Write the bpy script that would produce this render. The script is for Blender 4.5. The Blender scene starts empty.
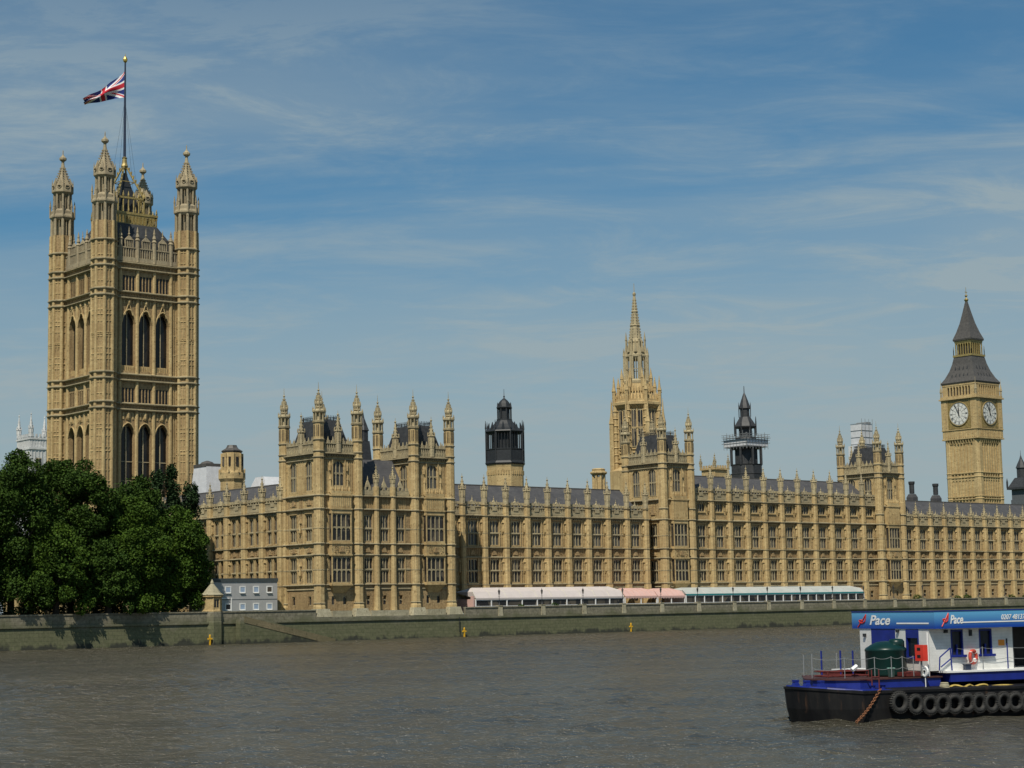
import bpy, math, random
import numpy as np
from mathutils import Matrix, Vector, Euler
D = bpy.data
scene = bpy.context.scene
COL = scene.collection
random.seed(7)
PI = math.pi
G = -0.65          # terrace / ground level (the eye is at z = 0)
WZ = -4.835        # river level

# ------------------------------------------------------------------ camera
YAW, PITCH, ROLL, FPX = 0.697017, 0.121432, -0.0187535, 1835.917
cy_, sy_ = math.cos(YAW), math.sin(YAW)
Fv = Vector((sy_, cy_, 0)); Rv = Vector((cy_, -sy_, 0)); Uv = Vector((0, 0, 1))
F2 = Fv*math.cos(PITCH)+Uv*math.sin(PITCH); U2 = -Fv*math.sin(PITCH)+Uv*math.cos(PITCH)
R3 = Rv*math.cos(ROLL)+U2*math.sin(ROLL); U3 = -Rv*math.sin(ROLL)+U2*math.cos(ROLL)
cd = D.cameras.new('camera'); cam = D.objects.new('camera', cd); COL.objects.link(cam)
cam.matrix_world = Matrix(((R3.x, U3.x, -F2.x, 0), (R3.y, U3.y, -F2.y, 0), (R3.z, U3.z, -F2.z, 0), (0, 0, 0, 1)))
cd.sensor_width = 36; cd.lens = FPX/1024*36; cd.clip_start = 0.5; cd.clip_end = 20000
scene.camera = cam

# ------------------------------------------------------------------ light
SUN_EL = math.radians(54); sun_dir = Vector((-0.82, -0.572, 0)).normalized()*math.cos(SUN_EL)+Vector((0, 0, math.sin(SUN_EL)))
sl = D.lights.new('sun', 'SUN'); so = D.objects.new('sun', sl); COL.objects.link(so)
sl.energy = 5.0; sl.angle = math.radians(0.5); sl.color = (1.0, 0.93, 0.80)
so.rotation_euler = sun_dir.to_track_quat('Z', 'Y').to_euler(); so.location = (0, 0, 300)
scene.view_settings.view_transform = 'Standard'; scene.view_settings.look = 'None'
scene.view_settings.exposure = -0.16; scene.view_settings.gamma = 1
w = D.worlds.new('World'); scene.world = w; w.use_nodes = True
nt = w.node_tree; N = nt.nodes; L = nt.links; N.clear()
def wn(t, **k):
    n = N.new(t)
    for a, b in k.items(): setattr(n, a, b)
    return n
out = wn('ShaderNodeOutputWorld'); bg = wn('ShaderNodeBackground'); bg.inputs[1].default_value = 0.068
sky = wn('ShaderNodeTexSky', sky_type='NISHITA', sun_disc=False, sun_elevation=SUN_EL,
         sun_rotation=math.atan2(sun_dir.x, sun_dir.y), air_density=1.0, dust_density=0.6, ozone_density=2.0, altitude=50)
tc = wn('ShaderNodeTexCoord'); sep = wn('ShaderNodeSeparateXYZ'); L.new(tc.outputs['Generated'], sep.inputs[0])
def wm(op, a, b=None, c=None):
    n = wn('ShaderNodeMath', operation=op)
    for i, x in enumerate((a, b, c)):
        if x is None: continue
        if isinstance(x, (int, float)): n.inputs[i].default_value = x
        else: L.new(x, n.inputs[i])
    return n.outputs[0]
zz = wm('ADD', wm('MAXIMUM', sep.outputs[2], 0.0), 0.10)
px_ = wm('DIVIDE', sep.outputs[0], zz); py_ = wm('DIVIDE', sep.outputs[1], zz)
cb = wn('ShaderNodeCombineXYZ'); L.new(px_, cb.inputs[0]); L.new(py_, cb.inputs[1])
mp0 = wn('ShaderNodeMapping'); L.new(cb.outputs[0], mp0.inputs[0]); mp0.inputs['Rotation'].default_value = (0, 0, YAW+0.06)
mp = wn('ShaderNodeMapping'); L.new(mp0.outputs[0], mp.inputs[0]); mp.inputs['Scale'].default_value = (0.42, 0.95, 1); mp.inputs['Location'].default_value = (5.3, 1.7, 0)
def wnoise(sc, det, rough, dist=0.0):
    n = wn('ShaderNodeTexNoise'); n.inputs['Scale'].default_value = sc; n.inputs['Detail'].default_value = det
    n.inputs['Roughness'].default_value = rough; n.inputs['Distortion'].default_value = dist
    L.new(mp.outputs[0], n.inputs['Vector']); return n.outputs[0]
def ramp(src, p0, p1, hi=1.0):
    n = wn('ShaderNodeMapRange'); n.interpolation_type = 'SMOOTHSTEP'; L.new(src, n.inputs[0])
    n.inputs[1].default_value = p0; n.inputs[2].default_value = p1; n.inputs[3].default_value = 0; n.inputs[4].default_value = hi
    return n.outputs[0]
mp2 = wn('ShaderNodeMapping'); L.new(mp0.outputs[0], mp2.inputs[0]); mp2.inputs['Scale'].default_value = (0.9, 1.5, 1); mp2.inputs['Location'].default_value = (2.0, 7.7, 0); mp2.inputs['Rotation'].default_value = (0, 0, 0.35)
c1 = ramp(wnoise(1.0, 9, 0.60, 0.5), 0.29, 0.58)
n3 = wn('ShaderNodeTexNoise'); n3.inputs['Scale'].default_value = 2.6; n3.inputs['Detail'].default_value = 12; n3.inputs['Roughness'].default_value = .68; n3.inputs['Distortion'].default_value = .6
L.new(mp2.outputs[0], n3.inputs['Vector']); c2 = ramp(n3.outputs[0], 0.42, 0.72)
n4 = wn('ShaderNodeTexNoise'); n4.inputs['Scale'].default_value = .45; n4.inputs['Detail'].default_value = 3; L.new(mp2.outputs[0], n4.inputs['Vector']); c3 = ramp(n4.outputs[0], 0.38, 0.6)
cl = wm('MULTIPLY', wm('MINIMUM', wm('ADD', wm('MULTIPLY', c1, wm('ADD', wm('MULTIPLY', c2, 0.5), 0.45)), wm('MULTIPLY', wm('ADD', wm('MULTIPLY', c2, 0.6), 0.4), wm('MULTIPLY', c3, 0.62))), 1.0), wm('ADD', ramp(sep.outputs[2], 0.345, 0.24, 0.60), 0.40))
hz = ramp(sep.outputs[2], 0.25, 0.035, 0.90)                 # milky air low down
cf = wm('SUBTRACT', 1.0, wm('MULTIPLY', wm('SUBTRACT', 1.0, wm('MULTIPLY', cl, 0.84)), wm('SUBTRACT', 1.0, hz)))
tint = wn('ShaderNodeMix', data_type='RGBA', blend_type='MULTIPLY'); tint.inputs[0].default_value = 1
L.new(sky.outputs[0], tint.inputs[6]); tint.inputs[7].default_value = (0.42, 1.0, 1.22, 1)
mx = wn('ShaderNodeMix', data_type='RGBA'); L.new(cf, mx.inputs[0]); L.new(tint.outputs[2], mx.inputs[6])
mx.inputs[7].default_value = (5.4, 6.6, 7.0, 1)
L.new(mx.outputs[2], bg.inputs[0]); L.new(bg.outputs[0], out.inputs[0])

# ------------------------------------------------------------------ materials
def new_mat(name):
    m = D.materials.new(name); m.use_nodes = True; t = m.node_tree; b = t.nodes['Principled BSDF']; return m, t, b
def node(t, typ, ins=None, **k):
    n = t.nodes.new(typ)
    for a, b in k.items(): setattr(n, a, b)
    for a, b in (ins or {}).items():
        if hasattr(b, 'is_output') or isinstance(b, bpy.types.NodeSocket): t.links.new(b, n.inputs[a])
        else: n.inputs[a].default_value = b
    return n
def wpos(t, scale=(1, 1, 1)):
    g = node(t, 'ShaderNodeNewGeometry')
    return node(t, 'ShaderNodeMapping', {0: g.outputs['Position'], 'Scale': scale}).outputs[0]
def noise(t, vec, sc, det=4, ro=0.55):
    return node(t, 'ShaderNodeTexNoise', {'Vector': vec, 'Scale': sc, 'Detail': det, 'Roughness': ro}).outputs[0]
def rmp(t, src, a, b, lo=0.0, hi=1.0):
    return node(t, 'ShaderNodeMapRange', {0: src, 1: a, 2: b, 3: lo, 4: hi}).outputs[0]
def mixc(t, fac, a, b, mode='MIX'):
    n = node(t, 'ShaderNodeMix', data_type='RGBA', blend_type=mode)
    for i, x in ((0, fac), (6, a), (7, b)):
        if isinstance(x, bpy.types.NodeSocket): t.links.new(x, n.inputs[i])
        else: n.inputs[i].default_value = x if i == 0 else (*x, 1)
    return n.outputs[2]
def bump(t, b, h, strength=0.3, dist=0.1):
    n = node(t, 'ShaderNodeBump', {'Strength': strength, 'Distance': dist, 'Height': h}); t.links.new(n.outputs[0], b.inputs['Normal'])
def stone_mat(name, light, dark, brown, amt=0.5, bs=0.35, cell=(0.55, 0.55, 1.5)):
    m, t, b = new_mat(name)
    blk = node(t, 'ShaderNodeTexVoronoi', {'Vector': wpos(t, cell), 'Scale': 1.6}, distance='CHEBYCHEV')
    bl = node(t, 'ShaderNodeSeparateColor', {0: blk.outputs['Color']}).outputs[0]
    big = rmp(t, noise(t, wpos(t), 0.16, 5), 0.36, 0.66)
    strk = rmp(t, noise(t, wpos(t, (1.3, 1.3, 0.13)), 1.2, 5, .62), 0.44, 0.68)
    fine = noise(t, wpos(t), 4.5, 4, .65)
    c = mixc(t, big, light, dark)
    c = mixc(t, rmp(t, bl, 0, 1, 0, amt*0.75), c, brown)
    c = mixc(t, node(t, 'ShaderNodeMath', {0: strk, 1: amt*0.85}, operation='MULTIPLY').outputs[0], c, brown)
    c = mixc(t, rmp(t, fine, 0.45, 0.75, 0, 0.55), c, tuple(x*0.45 for x in dark))
    vd = node(t, 'ShaderNodeTexVoronoi', {'Vector': wpos(t, (1, 1, .62)), 'Scale': 1.35}); c = mixc(t, rmp(t, vd.outputs[0], .14, .22, .5, 0), c, tuple(x*.4 for x in brown))
    t.links.new(c, b.inputs['Base Color']); b.inputs['Roughness'].default_value = 0.9
    b.inputs['Specular IOR Level'].default_value = 0.2
    bump(t, b, fine, bs, 0.12); return m
M = {}
M['stone'] = stone_mat('honey_limestone', (.60, .462, .236), (.49, .368, .182), (.31, .21, .10), 0.62)
M['carved'] = stone_mat('carved_brown_stone', (.48, .35, .185), (.36, .25, .125), (.19, .125, .062), 0.6, 0.9, (2.2, 2.2, 2.6))
M['grey'] = stone_mat('weathered_grey_stone', (.44, .37, .235), (.31, .265, .18), (.22, .17, .11), 0.5)
M['pinn'] = stone_mat('pinnacle_stone', (.50, .42, .25), (.36, .31, .20), (.25, .20, .125), 0.5)
M['string'] = stone_mat('string_course_stone', (.44, .37, .225), (.31, .265, .165), (.17, .135, .085), 0.5, 0.2)
M['ramp'] = stone_mat('brown_ramp_stone', (.25, .20, .12), (.17, .145, .085), (.10, .095, .05), 0.6)
M['white_stone'] = stone_mat('abbey_white_stone', (.74, .74, .72), (.58, .58, .57), (.40, .40, .40), 0.5)
M['plinth'] = stone_mat('pale_plinth_stone', (.48, .44, .31), (.36, .33, .23), (.22, .19, .12), 0.5)
def simple(name, col, rough=0.6, var=0.25, sc=3.0, metal=0.0, spec=0.4, bs=0.0, col2=None):
    m, t, b = new_mat(name)
    n = noise(t, wpos(t), sc, 4)
    c = mixc(t, rmp(t, n, 0.35, 0.7), col, col2 or tuple(x*(1-var) for x in col))
    t.links.new(c, b.inputs['Base Color']); b.inputs['Roughness'].default_value = rough
    b.inputs['Metallic'].default_value = metal; b.inputs['Specular IOR Level'].default_value = spec
    if bs: bump(t, b, n, bs, 0.05)
    return m
M['iron'] = simple('blackened_iron', (.030, .033, .036), .5, .4)
M['iron_roof'] = simple('dark_iron_roof', (.045, .047, .05), .55, .45, 1.5)
M['lead'] = simple('grey_lead', (.095, .088, .080), .5, .35, 1.5)
M['gold'] = simple('gilding', (.72, .50, .12), .38, .45, 3, 0.75)
M['gold_dull'] = simple('aged_gilding', (.44, .34, .13), .5, .5, 3, 0.35)
M['white'] = simple('white_paint', (.78, .78, .76), .5, .10)
M['sheet'] = simple('white_sheeting', (.60, .61, .63), .6, .16, 1.2)
M['black'] = simple('black_paint', (.015, .015, .016), .45, .3)
M['pole'] = simple('dark_blue_pole', (.03, .04, .07), .4, .2)
M['yellow'] = simple('yellow_paint', (.75, .42, .02), .5, .2)
M['grey_cabin'] = simple('grey_cabin_panel', (.40, .40, .40), .6, .12, 1.0)
M['dark_cabin'] = simple('cabin_roof_edge', (.06, .075, .08), .6, .2)
M['blue_pale'] = simple('pale_blue_glazing', (.35, .45, .60), .3, .2)
M['bark'] = simple('bark', (.07, .055, .04), .9, .5, 2.0)
M['marq_white'] = simple('marquee_white_canvas', (.56, .50, .475), .7, .10, .8)
M['marq_cream'] = simple('marquee_cream_canvas', (.60, .58, .48), .7, .10, .8)
M['marq_pink'] = simple('marquee_pink_canvas', (.62, .40, .35), .7, .10, .8)
M['marq_grey'] = simple('marquee_grey_canvas', (.44, .46, .43), .7, .15, .8)
M['teal'] = simple('teal_valance', (.03, .24, .25), .6, .2)
M['clock'] = simple('clock_white', (.64, .64, .60), .5, .04)
M['bronze'] = simple('gilt_panel', (.30, .22, .08), .5, .5, 2)
M['rubber'] = simple('tyre_rubber', (.022, .022, .022), .75, .4, 6, 0, .3, 0.3, (.05, .048, .044))
M['green_tank'] = simple('green_plastic_tank', (.003, .026, .022), .35, .2)
M['mint'] = simple('pale_green_bin', (.28, .55, .45), .5, .15)
M['red'] = simple('red_paint', (.70, .05, .03), .45, .15)
M['redbrown'] = simple('red_deck_paint', (.13, .022, .018), .6, .4, 4)
M['deck_brown'] = simple('dark_brown_deck', (.07, .025, .02), .7, .4, 4)
M['rust'] = simple('rusty_chain', (.22, .09, .04), .85, .5, 8)
M['rope'] = simple('old_hose', (.55, .40, .10), .8, .4, 6)
M['blue'] = simple('royal_blue_paint', (.010, .022, .21), .4, .30, 2.5)
M['steel'] = simple('galvanised_rail', (.30, .31, .31), .45, .2, 3, .3)
M['orange'] = simple('orange_sign', (.85, .30, .03), .5, .1)
M['room_shade'] = simple('painted_room_shade', (.02, .02, .022), .8, .2)  # near-black colour painted in for the shade of unlit spaces
M['buoy'] = simple('lifebuoy_red', (.62, .08, .05), .5, .2)
M['brick'] = simple('distant_grey_masonry', (.10, .11, .12), .8, .3)
M['flag_red'] = simple('flag_red', (.55, .02, .04), .8, .15); M['flag_blue'] = simple('flag_blue', (.015, .03, .18), .8, .15); M['flag_white'] = simple('flag_white', (.75, .75, .75), .8, .06)
# slate: courses
m, t, b = new_mat('slate_roof'); M['slate'] = m
n1 = noise(t, wpos(t), .5, 5); n2 = node(t, 'ShaderNodeTexVoronoi', {'Vector': wpos(t, (1.4, 1.4, 2.6)), 'Scale': 1.6}, distance='CHEBYCHEV')
c = mixc(t, rmp(t, n1, .35, .7), (.085, .083, .085), (.055, .055, .06))
c = mixc(t, rmp(t, node(t, 'ShaderNodeSeparateColor', {0: n2.outputs['Color']}).outputs[0], 0, 1, 0, .5), c, (.038, .038, .042))
sw = node(t, 'ShaderNodeTexWave', {'Vector': wpos(t), 'Scale': .95, 'Distortion': .4}, wave_type='BANDS', bands_direction='Z', wave_profile='SAW')
c = mixc(t, rmp(t, sw.outputs[0], 0, .25, .5, 0), c, (.03, .03, .033)); lich = noise(t, wpos(t), 1.1, 6, .7); c = mixc(t, rmp(t, lich, .58, .72, 0, .4), c, (.15, .14, .11))
t.links.new(c, b.inputs['Base Color']); b.inputs['Roughness'].default_value = .8
# glass
def glass_mat(name, base, curtain, lo, hi):
    m, t, b = new_mat(name)
    n = node(t, 'ShaderNodeTexVoronoi', {'Vector': wpos(t, (.8, .8, .45)), 'Scale': 1.0})
    s = node(t, 'ShaderNodeSeparateColor', {0: n.outputs['Color']}).outputs[1]
    c = mixc(t, rmp(t, s, lo, hi), base, curtain)
    t.links.new(c, b.inputs['Base Color']); b.inputs['Roughness'].default_value = .22; b.inputs['Specular IOR Level'].default_value = .35
    bump(t, b, noise(t, wpos(t), 3, 2), .15, .05); return m
M['glass'] = glass_mat('leaded_window_glass', (.020, .019, .020), (.12, .10, .075), .35, 1)
M['glass_dark'] = glass_mat('dark_opening_glass', (.008, .008, .009), (.022, .018, .014), .4, 1)
M['glass_b'] = glass_mat('upper_window_glass', (.040, .043, .045), (.13, .125, .11), .2, 1)  # greyer base, sky reflected in upper panes put into the colour
M['boat_glass'] = glass_mat('cabin_window_glass', (.012, .014, .018), (.03, .03, .05), .6, 1)
# embankment wall: stained and algae-covered with height
m, t, b = new_mat('embankment_granite'); M['wall'] = m
g = node(t, 'ShaderNodeNewGeometry'); zs = node(t, 'ShaderNodeSeparateXYZ', {0: g.outputs['Position']}).outputs[2]
nb_ = noise(t, wpos(t, (1, 1, .5)), .35, 6, .65); nf = noise(t, wpos(t), 2.2, 5, .65)
zn = node(t, 'ShaderNodeMath', {0: zs, 1: rmp(t, nb_, .3, .7, -1.0, 1.0)}, operation='ADD').outputs[0]
c = mixc(t, rmp(t, nf, .35, .7), (.27, .245, .175), (.13, .12, .08))
c = mixc(t, rmp(t, zn, -.5, -2.0, 0, .92), c, mixc(t, rmp(t, nf, .35, .65), (.075, .085, .034), (.14, .140, .075)))
c = mixc(t, rmp(t, zn, -4.2, -4.7), c, (.035, .037, .025))
blk = node(t, 'ShaderNodeTexBrick', {'Vector': node(t, 'ShaderNodeMapping', {0: g.outputs['Position'], 'Rotation': (math.radians(90), 0, 0)}).outputs[0], 'Color1': (1, 1, 1, 1), 'Color2': (.82, .82, .82, 1), 'Mortar': (.5, .5, .5, 1), 'Scale': 1.0, 'Mortar Size': .03, 'Brick Width': 1.5, 'Row Height': .6})
c = mixc(t, .8, c, blk.outputs[0], 'MULTIPLY')
t.links.new(c, b.inputs['Base Color']); b.inputs['Roughness'].default_value = .85; bump(t, b, nf, .4, .1)
# foliage
def leaf_mat(name, a, c2, c3):
    m, t, b = new_mat(name)
    n = noise(t, wpos(t), .45, 3); nf = noise(t, wpos(t), 2.4, 3)
    c = mixc(t, rmp(t, n, .38, .62), a, c2); c = mixc(t, rmp(t, nf, .5, .75), c, c3)
    t.links.new(c, b.inputs['Base Color']); b.inputs['Roughness'].default_value = .7; b.inputs['Specular IOR Level'].default_value = .12
    return m
M['leaf'] = leaf_mat('plane_leaf', (.038, .074, .010), (.022, .048, .008), (.062, .105, .013))
M['leaf2'] = leaf_mat('plane_leaf_bright', (.050, .094, .010), (.028, .060, .008), (.078, .125, .014))
M['leaf_dark'] = leaf_mat('poplar_leaf', (.026, .050, .018), (.018, .038, .014), (.040, .068, .022))
# water
m, t, b = new_mat('river_water'); M['water'] = m
g = node(t, 'ShaderNodeNewGeometry')
def wvec(sx, sy): # crests lie across the wind, which blows along the river's width
    r_ = node(t, 'ShaderNodeMapping', {0: g.outputs['Position'], 'Rotation': (0, 0, .62)}).outputs[0]
    return node(t, 'ShaderNodeMapping', {0: r_, 'Scale': (sx, sy, 1)}).outputs[0]
wa_ = noise(t, wvec(.30, .85), .55, 4, .6); wb_ = noise(t, wvec(.55, 1.3), 1.5, 4, .65); wc_ = noise(t, wvec(.10, .22), .5, 3, .5); wv3 = noise(t, wvec(.03, .09), 1, 5, .6)
def wadd(a_, b_, k): return node(t, 'ShaderNodeMath', {0: b_, 1: k, 2: a_}, operation='MULTIPLY_ADD').outputs[0]
hgt = wadd(wb_, wa_, .3)
c = mixc(t, rmp(t, wv3, .42, .6), (.056, .051, .035), (.074, .066, .043))
t.links.new(c, b.inputs['Base Color']); b.inputs['Roughness'].default_value = .23; b.inputs['Specular IOR Level'].default_value = .5; b.inputs['IOR'].default_value = 1.33
bump(t, b, hgt, 1.0, .7)
M['ground'] = simple('terrace_paving', (.28, .26, .22), .9, .3, .6)
M['grass'] = simple('garden_grass', (.05, .085, .025), .95, .4, .5)
M['riverbed'] = simple('riverbed_mud', (.09, .075, .05), .95, .3, .5)
# boat boarding: horizontal white planks
m, t, b = new_mat('white_boarding'); M['board'] = m
wvn = node(t, 'ShaderNodeTexWave', {'Vector': wpos(t), 'Scale': 2.3, 'Distortion': 0.0}, wave_type='BANDS', bands_direction='Z', wave_profile='SAW')
c = mixc(t, rmp(t, noise(t, wpos(t), 2, 4), .4, .75), (.78, .78, .75), (.62, .62, .58))
c = mixc(t, rmp(t, wvn.outputs[0], .0, .12, .55, 0), c, (.35, .35, .35))
t.links.new(c, b.inputs['Base Color']); b.inputs['Roughness'].default_value = .6; bump(t, b, wvn.outputs[0], .5, .03)
# hull
m, t, b = new_mat('black_hull'); M['hull'] = m
g = node(t, 'ShaderNodeNewGeometry'); zs = node(t, 'ShaderNodeSeparateXYZ', {0: g.outputs['Position']}).outputs[2]
c = mixc(t, rmp(t, noise(t, wpos(t, (1, 1, .3)), 1.6, 5), .45, .7), (.006, .006, .007), (.017, .016, .015))
c = mixc(t, rmp(t, noise(t, wpos(t, (1.5, 1.5, .25)), 2.2, 5, .65), .60, .75, 0, .7), c, (.085, .045, .025))
t.links.new(c, b.inputs['Base Color']); b.inputs['Specular IOR Level'].default_value = .25; b.inputs['Roughness'].default_value = .6
# canopy fascia: printed sign graded pale blue (top) to deep blue (bottom)
def fascia_mat(name, top, bot):
    m, t, b = new_mat(name)
    tc = node(t, 'ShaderNodeTexCoord'); z = node(t, 'ShaderNodeSeparateXYZ', {0: tc.outputs['Object']}).outputs[2]
    c = mixc(t, rmp(t, z, 3.72, 4.26, 0, 1), bot, top); t.links.new(c, b.inputs['Base Color']); b.inputs['Roughness'].default_value = .35; return m
M['fascia'] = fascia_mat('printed_blue_fascia', (.10, .33, .56), (.006, .05, .30))

# ------------------------------------------------------------------ mesh builder
class MB:
    def __init__(s, dz=0.0): s.v = []; s.f = []; s.mi = []; s.m = 0; s.dz = dz
    def add(s, vs, fs):
        o = len(s.v); s.v += [(x, y, z+s.dz) for x, y, z in vs]; s.f += [tuple(i+o for i in f) for f in fs]; s.mi += [s.m]*len(fs); return s
    def box(s, x0, x1, y0, y1, z0, z1):
        if x1-x0 < 1e-5 or y1-y0 < 1e-5 or z1-z0 < 1e-5: return s
        return s.add([(x0,y0,z0),(x1,y0,z0),(x1,y1,z0),(x0,y1,z0),(x0,y0,z1),(x1,y0,z1),(x1,y1,z1),(x0,y1,z1)],
                     [(0,3,2,1),(4,5,6,7),(0,1,5,4),(1,2,6,5),(2,3,7,6),(3,0,4,7)])
    def cyl(s, cx, cy, prof, n=8, ph=None, caps=True):
        """rings of radius r at heights z; prof = [(r,z),...]"""
        ph = PI/n if ph is None else ph
        vs = []; fs = []
        for r, z in prof:
            for k in range(n):
                a = ph+2*PI*k/n; vs.append((cx+r*math.cos(a), cy+r*math.sin(a), z))
        for i in range(len(prof)-1):
            for k in range(n):
                k2 = (k+1) % n; fs.append((i*n+k, i*n+k2, (i+1)*n+k2, (i+1)*n+k))
        if caps:
            fs.append(tuple(range(n-1, -1, -1))); fs.append(tuple((len(prof)-1)*n+k for k in range(n)))
        return s.add(vs, fs)
    def frus(s, x0, x1, y0, y1, z0, a0, a1, b0, b1, z1):
        """rectangle x0..x1,y0..y1 at z0 to rectangle a0..a1,b0..b1 at z1"""
        return s.add([(x0,y0,z0),(x1,y0,z0),(x1,y1,z0),(x0,y1,z0),(a0,b0,z1),(a1,b0,z1),(a1,b1,z1),(a0,b1,z1)],
                     [(0,3,2,1),(4,5,6,7),(0,1,5,4),(1,2,6,5),(2,3,7,6),(3,0,4,7)])
    def tube(s, p, q, r, n=6):
        p = Vector(p); q = Vector(q); d = (q-p)
        if d.length < 1e-6: return s
        a = d.orthogonal().normalized(); b2 = d.normalized().cross(a)
        vs = []
        for c0 in (p, q):
            for k in range(n):
                an = 2*PI*k/n; vs.append(tuple(c0+a*r*math.cos(an)+b2*r*math.sin(an)))
        return s.add(vs, [(k, (k+1) % n, n+(k+1) % n, n+k) for k in range(n)]+[tuple(range(n-1, -1, -1)), tuple(range(n, 2*n))])
    def arch(s, xc, hw, zs, zp, ztop, y0, y1, n=8, pw=0.75):
        """solid above a pointed arch: curve from zs (springing) to zp (peak); filled up to ztop"""
        xs = [xc-hw+2*hw*i/n for i in range(n+1)]
        def cz(x): u = min(1, abs(x-xc)/hw); return zs+(zp-zs)*(1-u**1.9)**pw
        for a, b2 in zip(xs[:-1], xs[1:]):
            za, zb = cz(a), cz(b2)
            s.add([(a,y0,za),(b2,y0,zb),(b2,y1,zb),(a,y1,za),(a,y0,ztop),(b2,y0,ztop),(b2,y1,ztop),(a,y1,ztop)],
                  [(0,3,2,1),(4,5,6,7),(0,1,5,4),(1,2,6,5),(2,3,7,6),(3,0,4,7)])
        return s
    def row(s, x0, x1, z0, z1, y0, y1, ops=()):
        """wall band with rectangular openings (xa,xb,za,zb), za/zb within z0..z1"""
        x = x0
        for xa, xb, za, zb in sorted(ops):
            s.box(x, xa, y0, y1, z0, z1); s.box(xa, xb, y0, y1, z0, za); s.box(xa, xb, y0, y1, zb, z1); x = xb
        return s.box(x, x1, y0, y1, z0, z1)
    def torus(s, c, ax, R, r, n=20, m=8):
        c = Vector(c); ax = Vector(ax).normalized(); a = ax.orthogonal().normalized(); b2 = ax.cross(a)
        vs = []
        for i in range(n):
            th = 2*PI*i/n; d = a*math.cos(th)+b2*math.sin(th)
            for j in range(m):
                ph = 2*PI*j/m; vs.append(tuple(c+d*(R+r*math.cos(ph))+ax*r*math.sin(ph)))
        return s.add(vs, [(i*m+j, ((i+1) % n)*m+j, ((i+1) % n)*m+(j+1) % m, i*m+(j+1) % m) for i in range(n) for j in range(m)])
    def rot(s, ang, cx=0, cy=0):
        c, q = math.cos(ang), math.sin(ang)
        s.v = [(cx+(x-cx)*c-(y-cy)*q, cy+(x-cx)*q+(y-cy)*c, z) for x, y, z in s.v]; return s
    def merge(s, o, ang=0.0, dx=0.0, dy=0.0):
        c, q = math.cos(ang), math.sin(ang); k = len(s.v)
        s.v += [(x*c-y*q+dx, x*q+y*c+dy, z) for x, y, z in o.v]; s.f += [tuple(i+k for i in f) for f in o.f]; s.mi += list(o.mi); return s
    def mesh(s, name, mats, smooth=False):
        me = D.meshes.new(name); me.from_pydata(s.v, [], s.f)
        for mm in (mats if isinstance(mats, (list, tuple)) else [mats]): me.materials.append(M[mm])
        if isinstance(mats, (list, tuple)) and len(mats) > 1: me.polygons.foreach_set('material_index', s.mi)
        if smooth: me.polygons.foreach_set('use_smooth', [True]*len(s.f))
        me.update(); return me
def link(name, me, parent=None, loc=(0, 0, 0), rz=0.0):
    o = D.objects.new(name, me); COL.objects.link(o); o.parent = parent; o.location = loc; o.rotation_euler = (0, 0, rz); return o
def part(name, mb, mats, parent, loc=(0, 0, 0), rz=0.0, smooth=False): return link(name, mb.mesh(name, mats, smooth), parent, loc, rz)
def tag(o, label, cat, group=None):
    o['label'] = label; o['category'] = cat
    if group: o['group'] = group
    return o
def thing(name, label, cat, loc=(0, 0, 0), rz=0.0, group=None):
    return tag(link(name, None, None, loc, rz), label, cat, group)
def struct(name, mb, mats): o = part(name, mb, mats, None); o['kind'] = 'structure'; return o
def copy_tree(o, parent=None):
    c = o.copy(); COL.objects.link(c); c.parent = parent
    for ch in o.children: copy_tree(ch, c)
    return c

# ------------------------------------------------------------------ setting
def water_sheet():
    x0, x1, y0, y1, st = -60.0, 340.0, 20.0, 254.6, 0.45
    nx, ny = int((x1-x0)/st)+1, int((y1-y0)/st)+1
    X, Y = np.meshgrid(np.linspace(x0, x1, nx), np.linspace(y0, y1, ny)); Z = np.zeros_like(X); rs = np.random.RandomState(5)
    for k in range(90):
        lam = 1.0*(4.2/1.0)**(rs.rand()**1.2); th = rs.normal()*0.75+1.15; kx, ky = 2*PI/lam*math.cos(th), 2*PI/lam*math.sin(th)
        Z += 0.0042*lam**.9*np.sin(kx*X+ky*Y+rs.rand()*6.28+.8*np.sin(X*.021*rs.rand()+Y*.03))
    mod = .75+.35*np.sin(X*.043+1.3*np.sin(Y*.031))*np.sin(Y*.052+X*.017+1.0)
    edge = np.clip(np.minimum.reduce([X-x0, x1-X, Y-y0])/12, 0, 1)*np.clip((y1-Y)/1.0, 0, 1)
    Z *= mod*edge*1.0
    me = D.meshes.new('river_water'); n = nx*ny
    V = np.stack([X, Y, Z+WZ], -1).reshape(-1, 3); ex_ = np.array([(-3000,-3000,WZ),(6000,-3000,WZ),(6000,y0,WZ),(-3000,y0,WZ),(-3000,254.6,WZ),(x0,254.6,WZ),(x0,y0,WZ),(x1,y0,WZ),(6000,254.6,WZ),(x1,254.6,WZ)])
    V = np.concatenate([V, ex_]); i = np.arange(nx-1)[None, :]+np.arange(ny-1)[:, None]*nx
    Fq = np.stack([i, i+1, i+1+nx, i+nx], -1).reshape(-1, 4)
    Fq = np.concatenate([Fq, n+np.array([(0,1,2,3),(3,6,5,4),(7,2,8,9)])])
    me.vertices.add(len(V)); me.vertices.foreach_set('co', V.ravel()); m_ = len(Fq); me.loops.add(4*m_); me.loops.foreach_set('vertex_index', Fq.ravel().astype(np.int32))
    me.polygons.add(m_); me.polygons.foreach_set('loop_start', np.arange(m_)*4); me.polygons.foreach_set('loop_total', np.full(m_, 4)); me.polygons.foreach_set('use_smooth', np.ones(m_, bool)); me.materials.append(M['water']); me.update(calc_edges=True)
    o = link('river_water', me); o['kind'] = 'structure'
water_sheet()
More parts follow.
